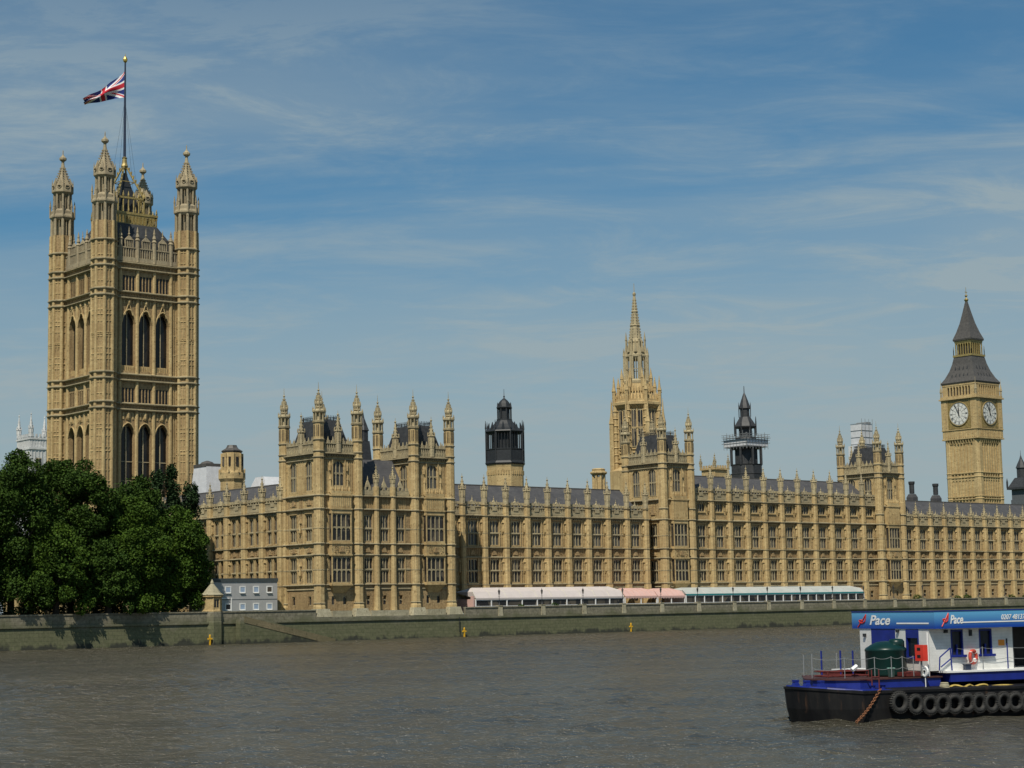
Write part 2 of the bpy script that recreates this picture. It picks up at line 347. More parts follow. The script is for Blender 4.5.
struct('riverbed', MB().add([(-3000,-3000,-9),(6000,-3000,-9),(6000,256,-9),(-3000,256,-9)], [(0,1,2,3)]), 'riverbed')
struct('ground', MB().add([(-3000,255.0,G-.1),(6000,255.0,G-.1),(6000,8000,G-.1),(-3000,8000,G-.1)], [(0,1,2,3)]), 'grass')
struct('terrace', MB().add([(200,254.9,G-.05),(430,254.9,G-.05),(430,266,G-.05),(200,266,G-.05)], [(0,1,2,3)]), 'ground')

# embankment walls
def river_wall(x0, x1, name, label, piers, parapet=True, top=0.35):
    t_ = thing(name, label, 'river wall', (x0, 253.7, WZ)); dx = -x0
    mb = MB(-WZ)
    Lw = x1-x0
    mb.add([(0,-.55,-9),(Lw,-.55,-9),(Lw,1.4,-9),(0,1.4,-9),(0,-.02,-1.62),(Lw,-.02,-1.62),(Lw,1.4,-1.62),(0,1.4,-1.62)],
           [(0,3,2,1),(4,5,6,7),(0,1,5,4),(1,2,6,5),(2,3,7,6),(3,0,4,7)])
    mb.box(0, Lw, -.24, 1.4, -1.62, -1.32)
    if parapet: mb.box(0, Lw, 0.05, .62, -1.32, top-.2)
    else: mb.box(0, Lw, 0.05, 1.3, -1.32, -.9)
    part('wall', mb, 'wall', t_)
    if parapet:
        cp = MB(-WZ); cp.box(0, Lw, -.06, .74, top-.2, top); part('coping', cp, 'wall', t_)
        pm = MB(-WZ); pm.frus(-.5, .5, -.24, .0, -1.32, -.42, .42, -.16, .0, top+.05); pm.box(-.46, .46, -.22, .8, top+.05, top+.18)
        me = pm.mesh('pier', 'plinth')
        for px in piers: link('pier', me, t_, (px-x0, 0, 0))
    return t_
river_wall(-400, 149.4, 'river_wall', 'dark stained granite river wall below the garden trees with tree shadows on it', [])
river_wall(151.9, 169.6, 'river_wall', 'short stretch of river wall with river steps in front of the grey cabins', [])
river_wall(169.6, 200.9, 'river_wall', 'green stained river wall at the foot of the two corner towers', [], parapet=False)
river_wall(200.9, 640, 'river_wall', 'long river wall with pale piers along the terrace marquees', [208.7+10.03*k for k in range(42)])
st = thing('river_steps', 'brown stone steps running down the river wall in front of the grey cabins', 'steps', (154, 253.7, WZ))
sm = MB(-WZ)
for k in range(24):
    xx = 2.0+k*.66; zt = -1.0-(k+1)*.155
    sm.box(xx, xx+.66, -1.9, -.56+.02*k*0, -9, zt)
sm.box(0, 2.0, -1.9, -.56, -9, -1.0); part('steps', sm, 'wall', st)
sr = MB(-WZ)
sr.add([(-.1,-2.1,-9),(17.9,-2.1,-9),(17.9,-1.9,-9),(-.1,-1.9,-9),(-.1,-2.1,-.55),(2.0,-2.1,-.55),(17.9,-2.1,-4.5),(-.1,-1.9,-.55),(2.0,-1.9,-.55),(17.9,-1.9,-4.5)],
       [(0,1,6,5,4),(3,7,8,9,2),(0,4,7,3),(1,2,9,6),(4,5,8,7),(5,6,9,8)])
part('side_wall', sr, 'wall', st)
sr = MB(-WZ)
sr.add([(0.6,-2.16,-1.5),(17.9,-2.16,-5.5),(17.9,-1.88,-5.5),(0.6,-1.88,-1.5),(0.6,-2.16,-.5),(17.9,-2.16,-4.45),(17.9,-1.88,-4.45),(0.6,-1.88,-.5)],
       [(0,3,2,1),(4,5,6,7),(0,1,5,4),(1,2,6,5),(2,3,7,6),(3,0,4,7)])
part('ramp_face', sr, 'ramp', st)

# ------------------------------------------------------------------ window prototypes
WIN = {}
def window(parent, x, y, z, w_, h, lights=3, arched=False, gl='glass', rz=0.0, trans=1, mu=.13):
    key = (round(w_, 2), round(h, 2), lights, arched, gl, trans, mu)
    if key not in WIN:
        f = MB(); hw = w_/2; p = .17
        for i in range(1, lights): xx = -hw+w_*i/lights; f.box(xx-mu/2, xx+mu/2, -p, -.012, 0, h)
        f.box(-hw, hw, -p+.02, -.012, 0, .10)
        for k in range(1, trans+1): zt = h*k/(trans+1); f.box(-hw, hw, -p+.03, -.014, zt-.09, zt+.09)
        lw = w_/lights
        tops = [h] + ([h/2] if trans else [])
        for zt in tops:
            for i in range(lights):
                f.arch(-hw+lw*(i+.5), lw/2-mu/2*.98, zt-.40, zt-.14, zt-.001 if zt == h else zt-.092, -p+.045, -.013, 4)
        if arched:
            f.arch(0, hw, h-w_*.55, h-.02, h+.05, -.20, -.012, 8)
        g_ = MB(); g_.box(-hw-.05, hw+.05, 0, .03, -.05, h+.05)
        WIN[key] = (f.mesh('window', 'pinn'), g_.mesh('pane', gl))
    fm, gm = WIN[key]
    o = link('window', fm, parent, (x, y, z), rz); link('pane', gm, o); return o

# pinnacle on a buttress: octagonal shaft, gablets, crocketed spirelet
def pinnacle_mb(r=.62, z0=0.0, shaft=3.4, spire=2.6, dz=0.0, n=8, crock=True):
    p = MB(dz)
    p.cyl(0, 0, [(r, z0), (r, z0+shaft)], n)
    p.cyl(0, 0, [(r*1.07, z0+shaft*.42), (r*1.07, z0+shaft*.42+.1)], n)
    for k in range(4):     # little slot recesses as proud ribs on the faces
        a = k*PI/2; c, q = math.cos(a), math.sin(a)
        for off in (-.32*r, .32*r):
            cx, cy = c*r*.95-q*off, q*r*.95+c*off
            p.box(cx-.07, cx+.07, cy-.07, cy+.07, z0+shaft*.5, z0+shaft*.92)
    zt = z0+shaft
    p.cyl(0, 0, [(r*1.05, zt-.14), (r*1.18, zt), (r*1.18, zt+.1), (r*.85, zt+.22), (r*.5, zt+spire*.45), (r*.18, zt+spire*.86), (.09, zt+spire*.88)], n)
    for k in range(4):
        a = k*PI/2+PI/4; p.cyl(math.cos(a)*r*1.15, math.sin(a)*r*1.15, [(.11, zt), (.10, zt+.5), (.01, zt+.8)], 4)
    if crock:
        for k in range(4):
            a = k*PI/2
            for j in range(3):
                u = .15+.25*j; rr = r*.95*(1-u)+.05
                cx, cy, cz = math.cos(a)*rr, math.sin(a)*rr, zt+.2+spire*.8*u
                p.box(cx-.09, cx+.09, cy-.09, cy+.09, cz-.08, cz+.08)
    p.cyl(0, 0, [(.06, zt+spire*.85), (.20, zt+spire*.92), (.20, zt+spire*.96), (.05, zt+spire), (.03, zt+spire+.5)], 6)
    return p

def carved_panel(mb, x0, x1, z0, z1, y, seed=0):
    """arms-in-relief panel: shield, supporters and foliage as small lumps"""
    rd = random.Random(seed); w_ = x1-x0; h = z1-z0; xc = (x0+x1)/2
    mb.cyl(0, 0, [(0.001, 0), (0.001, 0.001)], 3)
    mb.frus(xc-.28*min(w_, 2), xc+.28*min(w_, 2), y-.18, y, z0+h*.18, xc-.2, xc+.2, y-.16, y, z0+h*.8)
    nx = max(4, int(w_/.30)); nz = max(2, int(h/.34))
    for i in range(nx):
        for j in range(nz):
            cx = x0+(i+.5)*w_/nx+rd.uniform(-.05, .05); cz = z0+(j+.5)*h/nz+rd.uniform(-.05, .05)
            if abs(cx-xc) < .3: continue
            a = rd.uniform(.05, .11); d = rd.uniform(.05, .2)
            mb.frus(cx-a, cx+a, y-.001, y, cz-a, cx-a*.5, cx+a*.5, y-d, y-.0, cz+a)

# ------------------------------------------------------------------ palace ranges
def bay_wall(bw, lo, hi3, pair, oriel=False):
    """one repeatable bay of wall geometry, local x 0..bw, plane y=0, outward -y (world heights, MB offset by ground)."""
    wl = MB(-G); wl.m = 0
    ww = 1.5 if pair else 2.24
    cs = [bw*.32, bw*.68] if pair else [bw/2]
    def ops(z0, z1): return [(c_-ww/2, c_+ww/2, z0, z1) for c_ in cs]
    # plinth storey
    wl.m = 1; wl.row(0, bw, G, 4.10, 0, .60, [(bw*.40, bw*.60, G+1.6, G+3.0)])
    wl.m = 1
    wl.row(0, bw, 4.10, 9.32, 0, .60, ops(4.75, 9.1))
    wl.row(0, bw, 9.32, 11.2, .10, .60, ())
    wl.row(0, bw, 11.2, 17.0, 0, .60, ops(11.6, 16.2))
    wl.m = 0
    if hi3: wl.row(0, bw, 17.0, 21.1, 0, .60, [(c_-ww/2, c_+ww/2, 18.9, 20.7) for c_ in cs])
    # window surrounds, proud ribs and blind panelling beside the windows
    tops = [(4.75, 9.1), (11.6, 16.2)]+([(18.9, 20.7)] if hi3 else [])
    for (za, zb) in tops:
        for c_ in cs:
            for s_ in (-1, 1):
                xe = c_+s_*(ww/2+.07); wl.box(xe-.07, xe+.07, -.16, 0, za-.1, zb+.25)
            wl.box(c_-ww/2-.14, c_+ww/2+.14, -.20, 0, zb+.25, zb+.37)
            wl.box(c_-ww/2-.10, c_+ww/2+.10, -.22, 0, za-.24, za-.1)
    edges = sorted([0]+[v for c_ in cs for v in (c_-ww/2-.14, c_+ww/2+.14)]+[bw])
    for a, b2 in zip(edges[0::2], edges[1::2]):
        if b2-a < .3: continue
        for (za, zb) in [(4.4, 9.3), (11.3, 17.0)]+([(17.1, 21.0)] if hi3 else []):
            n = max(2, int((b2-a)/.42))
            for i in range(1, n): xx = a+(b2-a)*i/n; wl.box(xx-.05, xx+.05, -.10, 0, za, zb-.1)
            hz_ = (zb-za)
            for fr in (.30, .52, .80):
                wl.box(a+.05, b2-.05, -.065, 0, za+hz_*fr, za+hz_*fr+.13)
            xm = (a+b2)/2       # niche statue on a corbel with a canopy
            if b2-a > .7:
                zq = za+hz_*.50
                wl.frus(xm-.05, xm+.05, -.3, 0, zq-.45, xm-.22, xm+.22, -.5, 0, zq)
                wl.cyl(xm, -.30, [(.17, zq), (.20, zq+.5), (.14, zq+1.0), (.16, zq+1.15), (.09, zq+1.25), (.12, zq+1.42), (.05, zq+1.55)], 6)
                wl.frus(xm-.22, xm+.22, -.5, 0, zq+1.62, xm-.05, xm+.05, -.2, 0, zq+2.4)
    wl.m = 1
    for c_ in ([bw/2] if not pair else cs):
        carved_panel(wl, c_-ww/2-.1, c_+ww/2+.1, 9.55, 11.0, .10, int(bw*10)+int(c_*7))
    n = int(bw/.45)
    for i in range(n): xx = bw*(i+.5)/n; wl.box(xx-.04, xx+.04, .0, .10, 9.5, 11.05)
    if hi3:
        n = int(bw/.38)
        for i in range(n): xx = bw*(i+.5)/n; wl.box(xx-.045, xx+.045, -.08, 0, 17.25, 18.5)
    return wl
def string_profile(mb, x0, x1, z, y=0.0, d=.28, h=.26, ends=True):
    d = d*1.25
    mb.box(x0, x1, y-d, y, z, z+h*.45)
    mb.frus(x0, x1, y-d, y, z+h*.45, x0, x1, y-.03, y, z+h*.95)
    mb.box(x0, x1, y-d*.45, y, z-h*.45, z)
def ring(mb, R_, z, e, h=.2, n=8):
    mb.cyl(0, 0, [(R_-.02, z-h*.5), (R_+e*.4, z-h*.5), (R_+e*.4, z), (R_+e, z), (R_+e, z+h*.5), (R_-.02, z+h)], n)
def palace_range(label, loc, rz, nb, bw, hi3, depth, ridge, roofrun, pair=False, pin_h=None, gl_up='glass_b', first=0, last=None, rdepth=None):
    t_ = thing('palace_range', label, 'palace wing', (loc[0], loc[1], G), rz)
    ZT = 21.1 if hi3 else 17.0; Lx = nb*bw
    body = MB(-G); body.box(0, Lx, .62, depth, G, ZT+1.2); part('body', body, 'stone', t_)
    bm = bay_wall(bw, 0, hi3, pair).mesh('bay_wall', ['stone', 'carved'])
    ww = 1.5 if pair else 2.24; cs = [bw*.32, bw*.68] if pair else [bw/2]
    for i in range(nb):
        link('bay_wall', bm, t_, (i*bw, 0, 0))
        for c_ in cs:
            window(t_, i*bw+c_, .26, 4.75-G, ww, 4.35, 2 if pair else 3, gl='glass')
            window(t_, i*bw+c_, .26, 11.6-G, ww, 4.6, 2 if pair else 3, gl=gl_up)
            if hi3: window(t_, i*bw+c_, .26, 18.9-G, ww, 1.8, 2 if pair else 3, gl='glass_b', trans=0)
        window(t_, i*bw+bw*.5, .26, .95, bw*.2, 1.4, 1, gl='glass', trans=0)
    sc = MB(-G)
    for z, d in [(6.85, .07), (13.75, .07), (3.55, .12), (4.35, .26), (9.32, .24), (11.15, .26), (17.0, .46)]+([(21.1, .46)] if hi3 else []):
        s1 = MB(-G); string_profile(s1, 0, Lx, z, 0, d, .34 if d > .4 else .24); part('string_course', s1, 'string', t_)
    for i in range(int(Lx/.55)):                      # little bosses under the cornice
        sc.box(i*.55+.1, i*.55+.32, -.3, 0, ZT-.42, ZT-.19)
    part('cornice_bosses', sc, 'string', t_)
    # parapet: battlements and open panels
    pp = MB(-G)
    pp.box(0, Lx, -.16, .25, ZT+.36, ZT+.95); pp.box(0, Lx, -.22, .3, ZT+1.62, ZT+1.78)
    k = int(Lx/.42)
    for i in range(k): xx = Lx*(i+.5)/k; pp.box(xx-.09, xx+.09, -.14, .2, ZT+.95, ZT+1.62)
    pp.box(0, Lx, -.18, .26, ZT+2.1, ZT+2.22)
    k = int(Lx/.86)
    for i in range(k): xx = Lx*(i+.5)/k; pp.box(xx-.24, xx+.24, -.2, .28, ZT+2.22, ZT+2.6); pp.box(xx-.12, xx+.12, -.16, .24, ZT+1.78, ZT+2.1)
    part('parapet', pp, 'pinn', t_)
    gb = MB(-G)      # crocketed gablet over the middle of a bay
    gb.box(-.55, .55, -.26, -.165, ZT+1.0, ZT+1.6)
    gb.frus(-.62, .62, -.24, .3, ZT+2.1, -.06, .06, -.1, .15, ZT+3.0); gb.cyl(0, 0, [(.07, ZT+2.95), (.16, ZT+3.15), (.04, ZT+3.35), (.03, ZT+3.8)], 5)
    for s_ in (-1, 1): gb.cyl(s_*.75, 0, [(.12, ZT+2.1), (.12, ZT+2.5), (.01, ZT+3.0)], 4)
    gm = gb.mesh('gablet', 'pinn')
    for i in range(nb): link('gablet', gm, t_, (i*bw+bw/2, 0, 0))
    # buttresses with their pinnacles
    bt = MB(-G); P_ = .90
    def pier(hw, p, z0, z1): 
        bt.add([(-hw,0,z0),(-hw,-p*.72,z0),(-hw*.62,-p,z0),(hw*.62,-p,z0),(hw,-p*.72,z0),(hw,0,z0),(-hw,0,z1),(-hw,-p*.72,z1),(-hw*.62,-p,z1),(hw*.62,-p,z1),(hw,-p*.72,z1),(hw,0,z1)],
               [(0,1,7,6),(1,2,8,7),(2,3,9,8),(3,4,10,9),(4,5,11,10),(11,6,7,8,9,10),(5,4,3,2,1,0)])
    pier(.70, 1.05, G, 4.2); pier(.56, P_, 4.2, 17.0); pier(.53, P_-.04, 17.0, ZT if hi3 else 17.01)
    pier(.50, P_-.06, ZT, ZT+2.2)
    bt.m = 1
    for z, e in [(4.35, .12), (9.32, .10), (11.15, .12), (17.0, .18)]+([(21.1, .18)] if hi3 else [])+[(ZT+2.0, .1)]: pier(.56+e*.8, P_+e*.8, z-.04, z+.10)
    bt.m = 1
    for z in (6.88, 13.78): pier(.58, P_+.03, z-.05, z+.07)
    bt.m = 0
    for (za, zb) in [(4.7, 6.9), (7.1, 9.1), (11.5, 13.9), (14.1, 16.7)]+([(17.5, 20.7)] if hi3 else []):
        for s_ in (-.28, 0, .28): bt.box(s_-.035, s_+.035, -P_-.05, -P_+.01, za, zb)
        for s_ in (-1, 1): bt.box(s_*.56-.03, s_*.56+.03, -.36, -.30, za, zb)
        bt.box(-.33, .33, -P_-.045, -P_+.01, zb, zb+.08)
    bme = bt.mesh('buttress', ['stone', 'string'])
    ph = pin_h or (24.7-17.0)
    pm = pinnacle_mb(.55, ZT+2.2, ph-2.2-2.9, 2.4, -G).mesh('pinnacle', 'pinn')
    for i in range(first, (nb+1) if last is None else last):
        o = link('buttress', bme, t_, (i*bw, 0, 0)); link('pinnacle', pm, o, (0, -.40, 0))
    rf = MB(-G); yr = roofrun
    rf.add([(0,.7,ZT+1.0),(Lx,.7,ZT+1.0),(Lx,yr,ridge),(0,yr,ridge),(0,yr*2-.7,ZT+1.0),(Lx,yr*2-.7,ZT+1.0)], [(0,1,2,3),(3,2,5,4),(0,3,4),(1,5,2),(0,4,5,1)])
    ro = part('roof', rf, 'slate', t_)
    cr = MB(-G); cr.box(0, Lx, yr-.12, yr+.12, ridge-.05, ridge+.16)
    part('ridge_capping', cr, 'lead', ro)
    dm = MB(-G)         # small dormer vents on the slates
    sl_ = (ridge-ZT-1.0)/(yr-.7)
    for i in range(nb):
        xx = i*bw+bw/2; yy = 1.9; z_ = ZT+1.0+sl_*(yy-.7)
        dm.frus(xx-.32, xx+.32, yy-.1, yy+1.2, z_-.1, xx-.03, xx+.03, yy, yy+1.3, z_+1.1)
        dm.cyl(xx, yy, [(.05, z_+1.0), (.04, z_+1.6)], 4)
    part('roof_vents', dm, 'slate', t_)
    return t_
palace_range('south return wing of the palace between the great square tower and the corner tower', (170.9, 329.9, 0), -PI/2, 11, 5.83, False, 13, 22.6, 7.0, pair=True, pin_h=6.6)
palace_range('lower river wing of the palace behind the white and pink marquees', (203.3, 264.2, 0), 0, 10, 5.16, False, 15, 23.2, 7.0, first=1)
palace_range('taller four storey river wing of the palace behind the long grey marquee', (268.3, 264.2, 0), 0, 11, 5.35, True, 15, 26.8, 7.0, first=1, last=11)
palace_range('far right river wing of the palace below the clock tower', (335.5, 264.2, 0), 0, 17, 5.18, False, 15, 23.2, 7.0, pin_h=5.6, first=1)

# ------------------------------------------------------------------ pavilion towers
def turret_mb(zt, dz, r=.92):
    """octagonal corner turret from the ground; zt = tip height"""
    b0 = zt-9.9                       # roughly parapet level
    t1 = MB(dz)
    t1.cyl(0, 0, [(r*1.25, G), (r*1.2, .8), (r*1.02, 1.3), (r, 4.3), (r, b0+4.0)], 8)
    for z in (6.85, 13.75): t1.m = 1; ring(t1, r, z, .05, .12)
    for z in (1.3, 4.35, 9.32, 11.2, 17.0, 19.2, b0-.9, b0-1.9+.0, b0+1.0, b0+3.9):
        t1.m = 1; ring(t1, r, z, .17); t1.m = 0
    for k in range(8):
        a = k*PI/4; c, q = math.cos(a), math.sin(a); rr = r*.925
        for (za, zb) in [(4.8, 6.8), (7.0, 9.1), (11.6, 14.0), (14.2, 16.7), (17.4, 19.0), (19.7, b0-2.2)]:
            t1.add([(c*rr-q*.04, q*rr+c*.04, za), (c*(rr+.06)-q*.04, q*(rr+.06)+c*.04, za), (c*(rr+.06)+q*.04, q*(rr+.06)-c*.04, za), (c*rr+q*.04, q*rr-c*.04, za),
                    (c*rr-q*.04, q*rr+c*.04, zb), (c*(rr+.06)-q*.04, q*(rr+.06)+c*.04, zb), (c*(rr+.06)+q*.04, q*(rr+.06)-c*.04, zb), (c*rr+q*.04, q*rr-c*.04, zb)],
                   [(0,3,2,1),(4,5,6,7),(0,1,5,4),(1,2,6,5),(2,3,7,6),(3,0,4,7)])
    t1.m = 2
    for k in range(8):
        a = k*PI/4; c, q = math.cos(a), math.sin(a); rr = r*.924+.012
        for za, zb in ((b0+1.6, b0+3.5),):
            for o_ in (-.13, .13):
                cx, cy = c*rr-q*o_, q*rr+c*o_; t1.cyl(cx, cy, [(.065, za), (.065, zb)], 4)
    t1.m = 0
    top = MB(dz)
    core = .62*r
    top.cyl(0, 0, [(core*.8, b0+1.1), (core*.8, zt-1.5)], 8)
    # open stages: corner posts round a dark core
    for (za, zb, rr) in ((b0+4.1, b0+5.7, r*.98), (b0+6.4, b0+7.0, r*.62)):
        for k in range(8):
            a = PI/8+k*PI/4; cx, cy = math.cos(a)*rr*.93, math.sin(a)*rr*.93; top.cyl(cx, cy, [(.12, za), (.12, zb)], 4)
        top.cyl(0, 0, [(rr*.9, za-.05), (rr*1.16, za+.0), (rr*1.16, za+.12), (rr*.9, za+.2)], 8)
        top.cyl(0, 0, [(rr*.95, zb-.25), (rr*1.2, zb), (rr*1.2, zb+.25), (rr*.9, zb+.5)], 8)
        for k in range(8):
            a = PI/8+k*PI/4; top.cyl(math.cos(a)*rr*1.12, math.sin(a)*rr*1.12, [(.09, zb+.1), (.08, zb+.55), (.01, zb+.95)], 4)
    z = b0+7.3
    top.cyl(0, 0, [(r*.60, z-.3), (r*.66, z-.2), (r*.66, z-.05), (r*.52, z+.1), (r*.40, z+.6), (r*.25, z+1.15), (r*.14, z+1.65), (r*.09, z+2.0)], 8)
    for k in range(8):
        a = PI/8+k*PI/4
        for j in range(4): u = j/4; rr = r*(.56-.42*u); top.box(math.cos(a)*rr-.06, math.cos(a)*rr+.06, math.sin(a)*rr-.06, math.sin(a)*rr+.06, z+.35+1.4*u, z+.55+1.4*u)
    top.cyl(0, 0, [(.09, z+1.9), (.2, z+2.05), (.2, z+2.15), (.06, z+2.25), (.05, zt), (.02, zt+.9)], 6)
    return t1, top
def pav_tower(label, cx, cy, zt, hi, group=None):
    wx, wd = 7.8, 10.57
    t_ = thing('pavilion_tower', label, 'tower', (cx, cy, G)); dz = -G
    zc = zt-11.15 if not hi else zt-10.7        # main cornice
    sec = 19.25 if not hi else 21.0
    X, Y = wx/2, wd/2
    wl = MB(dz); wl.m = 0
    fr = MB(dz)
    def face(hw, hd, kind):
        f = MB(dz)
        # band list of openings
        if kind == 'front':
            f.m = 1
            f.row(-hw, hw, G, 4.1, -hd, -hd+.6, [(-1.5, -.8, G+1.7, G+3.2), (.8, 1.5, G+1.7, G+3.2)])
            f.m = 0
            f.row(-hw, hw, 4.1, sec, -hd, -hd+.6, [(-1.9, 1.9, 4.3, 17.3)])
            f.row(-hw, hw, sec, zc, -hd, -hd+.6, [(-1.15, 1.15, sec+1.7, zc-1.0)])
            f.arch(0, 1.15, zc-2.0, zc-1.05, zc-.999, -hd-.02, -hd+.55, 8)
            for s_ in (-1, 1):
                f.box(s_*1.3-.1, s_*1.3+.1, -hd-.22, -hd, sec+1.0, zc-.6)
                f.cyl(s_*1.75, -hd-.15, [(.28, sec+.6), (.25, sec+1.4), (.18, sec+2.6), (.24, sec+2.7), (.05, sec+3.6)], 6)
                f.cyl(s_*1.75, -hd-.1, [(.2, zc-2.8), (.22, zc-1.9), (.05, zc-1.2)], 6)
                for q in (2.3, 2.65): f.box(s_*q-.05, s_*q+.05, -hd-.08, -hd, sec+.5, zc-.4)
            f.m = 1
            for s_ in (-1, 1):
                for za, zb in ((4.6, 9.2), (9.6, 11.0), (11.5, 16.9), (17.3, sec-.3), (sec+.9, zc-1.2)): f.box(s_*2.75-.5, s_*2.75+.5, -hd-.02, -hd, za, zb)
            f.m = 0
            for s_ in (-1, 1):
                for q in (2.3, 2.75, 3.2):
                    for za, zb in ((4.6, 9.2), (11.5, 16.9)): f.box(s_*q-.05, s_*q+.05, -hd-.1, -hd-.021, za, zb)
            f.box(-1.9, 1.9, -hd-.6, -hd, sec+.35, sec+.62)
            for i in range(9): f.cyl(-1.8+i*.45, -hd-.45, [(.1, sec+.62), (.14, sec+1.1), (.03, sec+1.6)], 5)
        else:
            f.m = 1
            f.row(-hw, hw, G, 4.1, -hd, -hd+.6, [(-3.0, -2.1, G+1.7, G+3.2), (1.9, 2.8, G+1.7, G+3.2)])
            f.m = 0
            ops = [(-3.5, -1.35), (1.2, 3.35)]
            for z0, z1, a, b2 in ((4.1, 9.3, 4.7, 9.0), (11.2, 17.0, 11.7, 16.2)): f.row(-hw, hw, z0, z1, -hd, -hd+.6, [(o[0], o[1], a, b2) for o in ops])
            f.row(-hw, hw, 9.3, 11.2, -hd+.08, -hd+.6, ()); f.row(-hw, hw, 17.0, sec, -hd+.04, -hd+.6, ())
            f.row(-hw, hw, sec, zc, -hd, -hd+.6, [(o[0], o[1], sec+.9 if not hi else sec+.8, zc-1.0) for o in ops])
            for o in ops:
                xc = (o[0]+o[1])/2; f.arch(xc, 1.075, zc-1.9, zc-1.02, zc-.999, -hd-.02, -hd+.55, 8)
                for zz_ in (9.0, 16.2): f.box(o[0]-.14, o[1]+.14, -hd-.18, -hd, zz_+.1, zz_+.22)
                for s_ in (o[0]-.07, o[1]+.07):
                    for a, b2 in ((4.6, 9.1), (11.6, 16.3), (sec+.8, zc-1.7)): f.box(s_-.06, s_+.06, -hd-.13, -hd, a, b2)
            for q in (-4.1, -.65, -.1, .45, 4.0):
                for a, b2 in ((4.5, 9.2), (9.5, 11.0), (11.4, 16.9), (17.3, sec-.2), (sec+.5, zc-.4)): f.box(q-.05, q+.05, -hd-.08, -hd+.1, a, b2)
            for q in (-.1,):
                for zq in (6.0, 13.2):
                    f.frus(q-.05, q+.05, -hd-.3, -hd, zq-.45, q-.22, q+.22, -hd-.5, -hd, zq); f.cyl(q, -hd-.3, [(.18, zq), (.2, zq+.5), (.13, zq+1.0), (.12, zq+1.35), (.04, zq+1.5)], 6)
                    f.frus(q-.22, q+.22, -hd-.5, -hd, zq+1.6, q-.05, q+.05, -hd-.2, -hd, zq+2.3)
            f.m = 1
            for za, zb in ((4.5, 9.2), (11.4, 16.9), (17.3, sec-.3)):
                for xa, xb in ((-.58, -.14), (-.04, .40), (-4.05, -3.7), (3.55, 3.9)): f.box(xa, xb, -hd-.02, -hd, za, zb)
            for o in ops: carved_panel(f, o[0], o[1], 9.6, 10.9, -hd+.08, int(o[0]*10)); carved_panel(f, o[0], o[1], 17.5, sec-.3, -hd+.04, int(o[1]*10))
            f.m = 0
        f2 = MB(dz)
        for z, d in [(6.85, .06), (13.75, .06), (3.6, .12), (4.35, .26), (9.32, .24), (11.2, .26), (17.0, .34), (sec, .34), (zc-.95+.05, .2), (zc, .5)]:
            if kind == 'front' and 4.2 < z < 17.2: 
                string_profile(f2, -hw, -2.05, z, -hd, d, .24); string_profile(f2, 2.05, hw, z, -hd, d, .24)
            else: string_profile(f2, -hw, hw, z, -hd, d, .30 if d > .3 else .22)
        for i in range(int(2*hw/.5)): f2.box(-hw+.12+i*.5, -hw+.34+i*.5, -hd-.34, -hd, zc-.38, zc-.17)
        pr = MB(dz)
        pr.box(-hw, hw, -hd-.14, -hd+.25, zc+.30, zc+1.0); pr.box(-hw, hw, -hd-.2, -hd+.3, zc+1.7, zc+1.86)
        n = int(2*hw/.55)
        for i in range(n): xx = -hw+2*hw*(i+.5)/n; pr.frus(xx-.18, xx+.18, -hd-.15, -hd-.14, zc+.4, xx-.1, xx+.1, -hd-.24, -hd-.14, zc+.9)
        n = int(2*hw/.4)
        for i in range(n): xx = -hw+2*hw*(i+.5)/n; pr.box(xx-.09, xx+.09, -hd-.12, -hd+.2, zc+1.0, zc+1.7)
        n = int(2*hw/1.0)
        for i in range(n):
            xx = -hw+2*hw*(i+.5)/n; pr.box(xx-.26, xx+.26, -hd-.2, -hd+.28, zc+1.86, zc+2.3)
            pr.cyl(xx, -hd, [(.16, zc+2.3), (.05, zc+2.95)], 4)
        return f, f2, pr
    walls = MB(); strs = MB(); pars = MB()
    for ang, hw, hd, kind in ((0, X-.3, Y, 'front'), (PI, X-.3, Y, 'front'), (-PI/2, Y-.3, X, 'side'), (PI/2, Y-.3, X, 'side')):
        f, f2, pr = face(hw, hd, kind); walls.merge(f, ang); strs.merge(f2, ang); pars.merge(pr, ang)
    core = MB(dz); core.box(-X+.62, X-.62, -Y+.62, Y-.62, G, zc+.8); part('core', core, 'stone', t_)
    part('wall', walls, ['stone', 'carved'], t_); part('string_course', strs, 'string', t_); part('parapet', pars, 'pinn', t_)
    for ang, hd, kind in ((0, Y, 'f'), (PI, Y, 'f'), (-PI/2, X, 's'), (PI/2, X, 's')):
        c, q = math.cos(ang), math.sin(ang)
        def put(x, y, z, *a, **k): window(t_, x*c-y*q, x*q+y*c, z-G, *a, rz=ang, **k)
        if kind == 'f':
            put(0, -hd+.26, sec+1.7, 2.3, zc-1.05-sec-1.7, 3, gl='glass_b', trans=1)
            for s_ in (-1.15, 1.15): put(s_, -hd+.26, G+1.7, .7, 1.5, 1, trans=0)
        else:
            for s_ in (-2.425, 2.275):
                put(s_, -hd+.26, 4.7, 2.15, 4.3, 3); put(s_, -hd+.26, 11.7, 2.15, 4.5, 3); put(s_, -hd+.26, sec+.9, 2.15, zc-1.05-sec-.9, 3, gl='glass_b')
                put(s_-.1 if s_ < 0 else s_+.1, -hd+.26, G+1.7, .9, 1.5, 1, trans=0)
    # oriel bay window on the river front
    ori = MB(dz); hd = Y; pj = .95
    for z0, z1 in ((4.2, 4.75), (9.05, 11.7), (16.25, sec)): 
        ori.box(-2.0, 2.0, -hd-pj, -hd+.02, z0, z1)
    ori.frus(-1.2, 1.2, -hd-.05, -hd, 3.0, -1.98, 1.98, -hd-pj+.02, -hd, 4.2)
    for z in (4.35, 9.32, 11.25, 17.0, sec): ori.box(-2.1, 2.1, -hd-pj-.14, -hd, z-.1, z+.14)
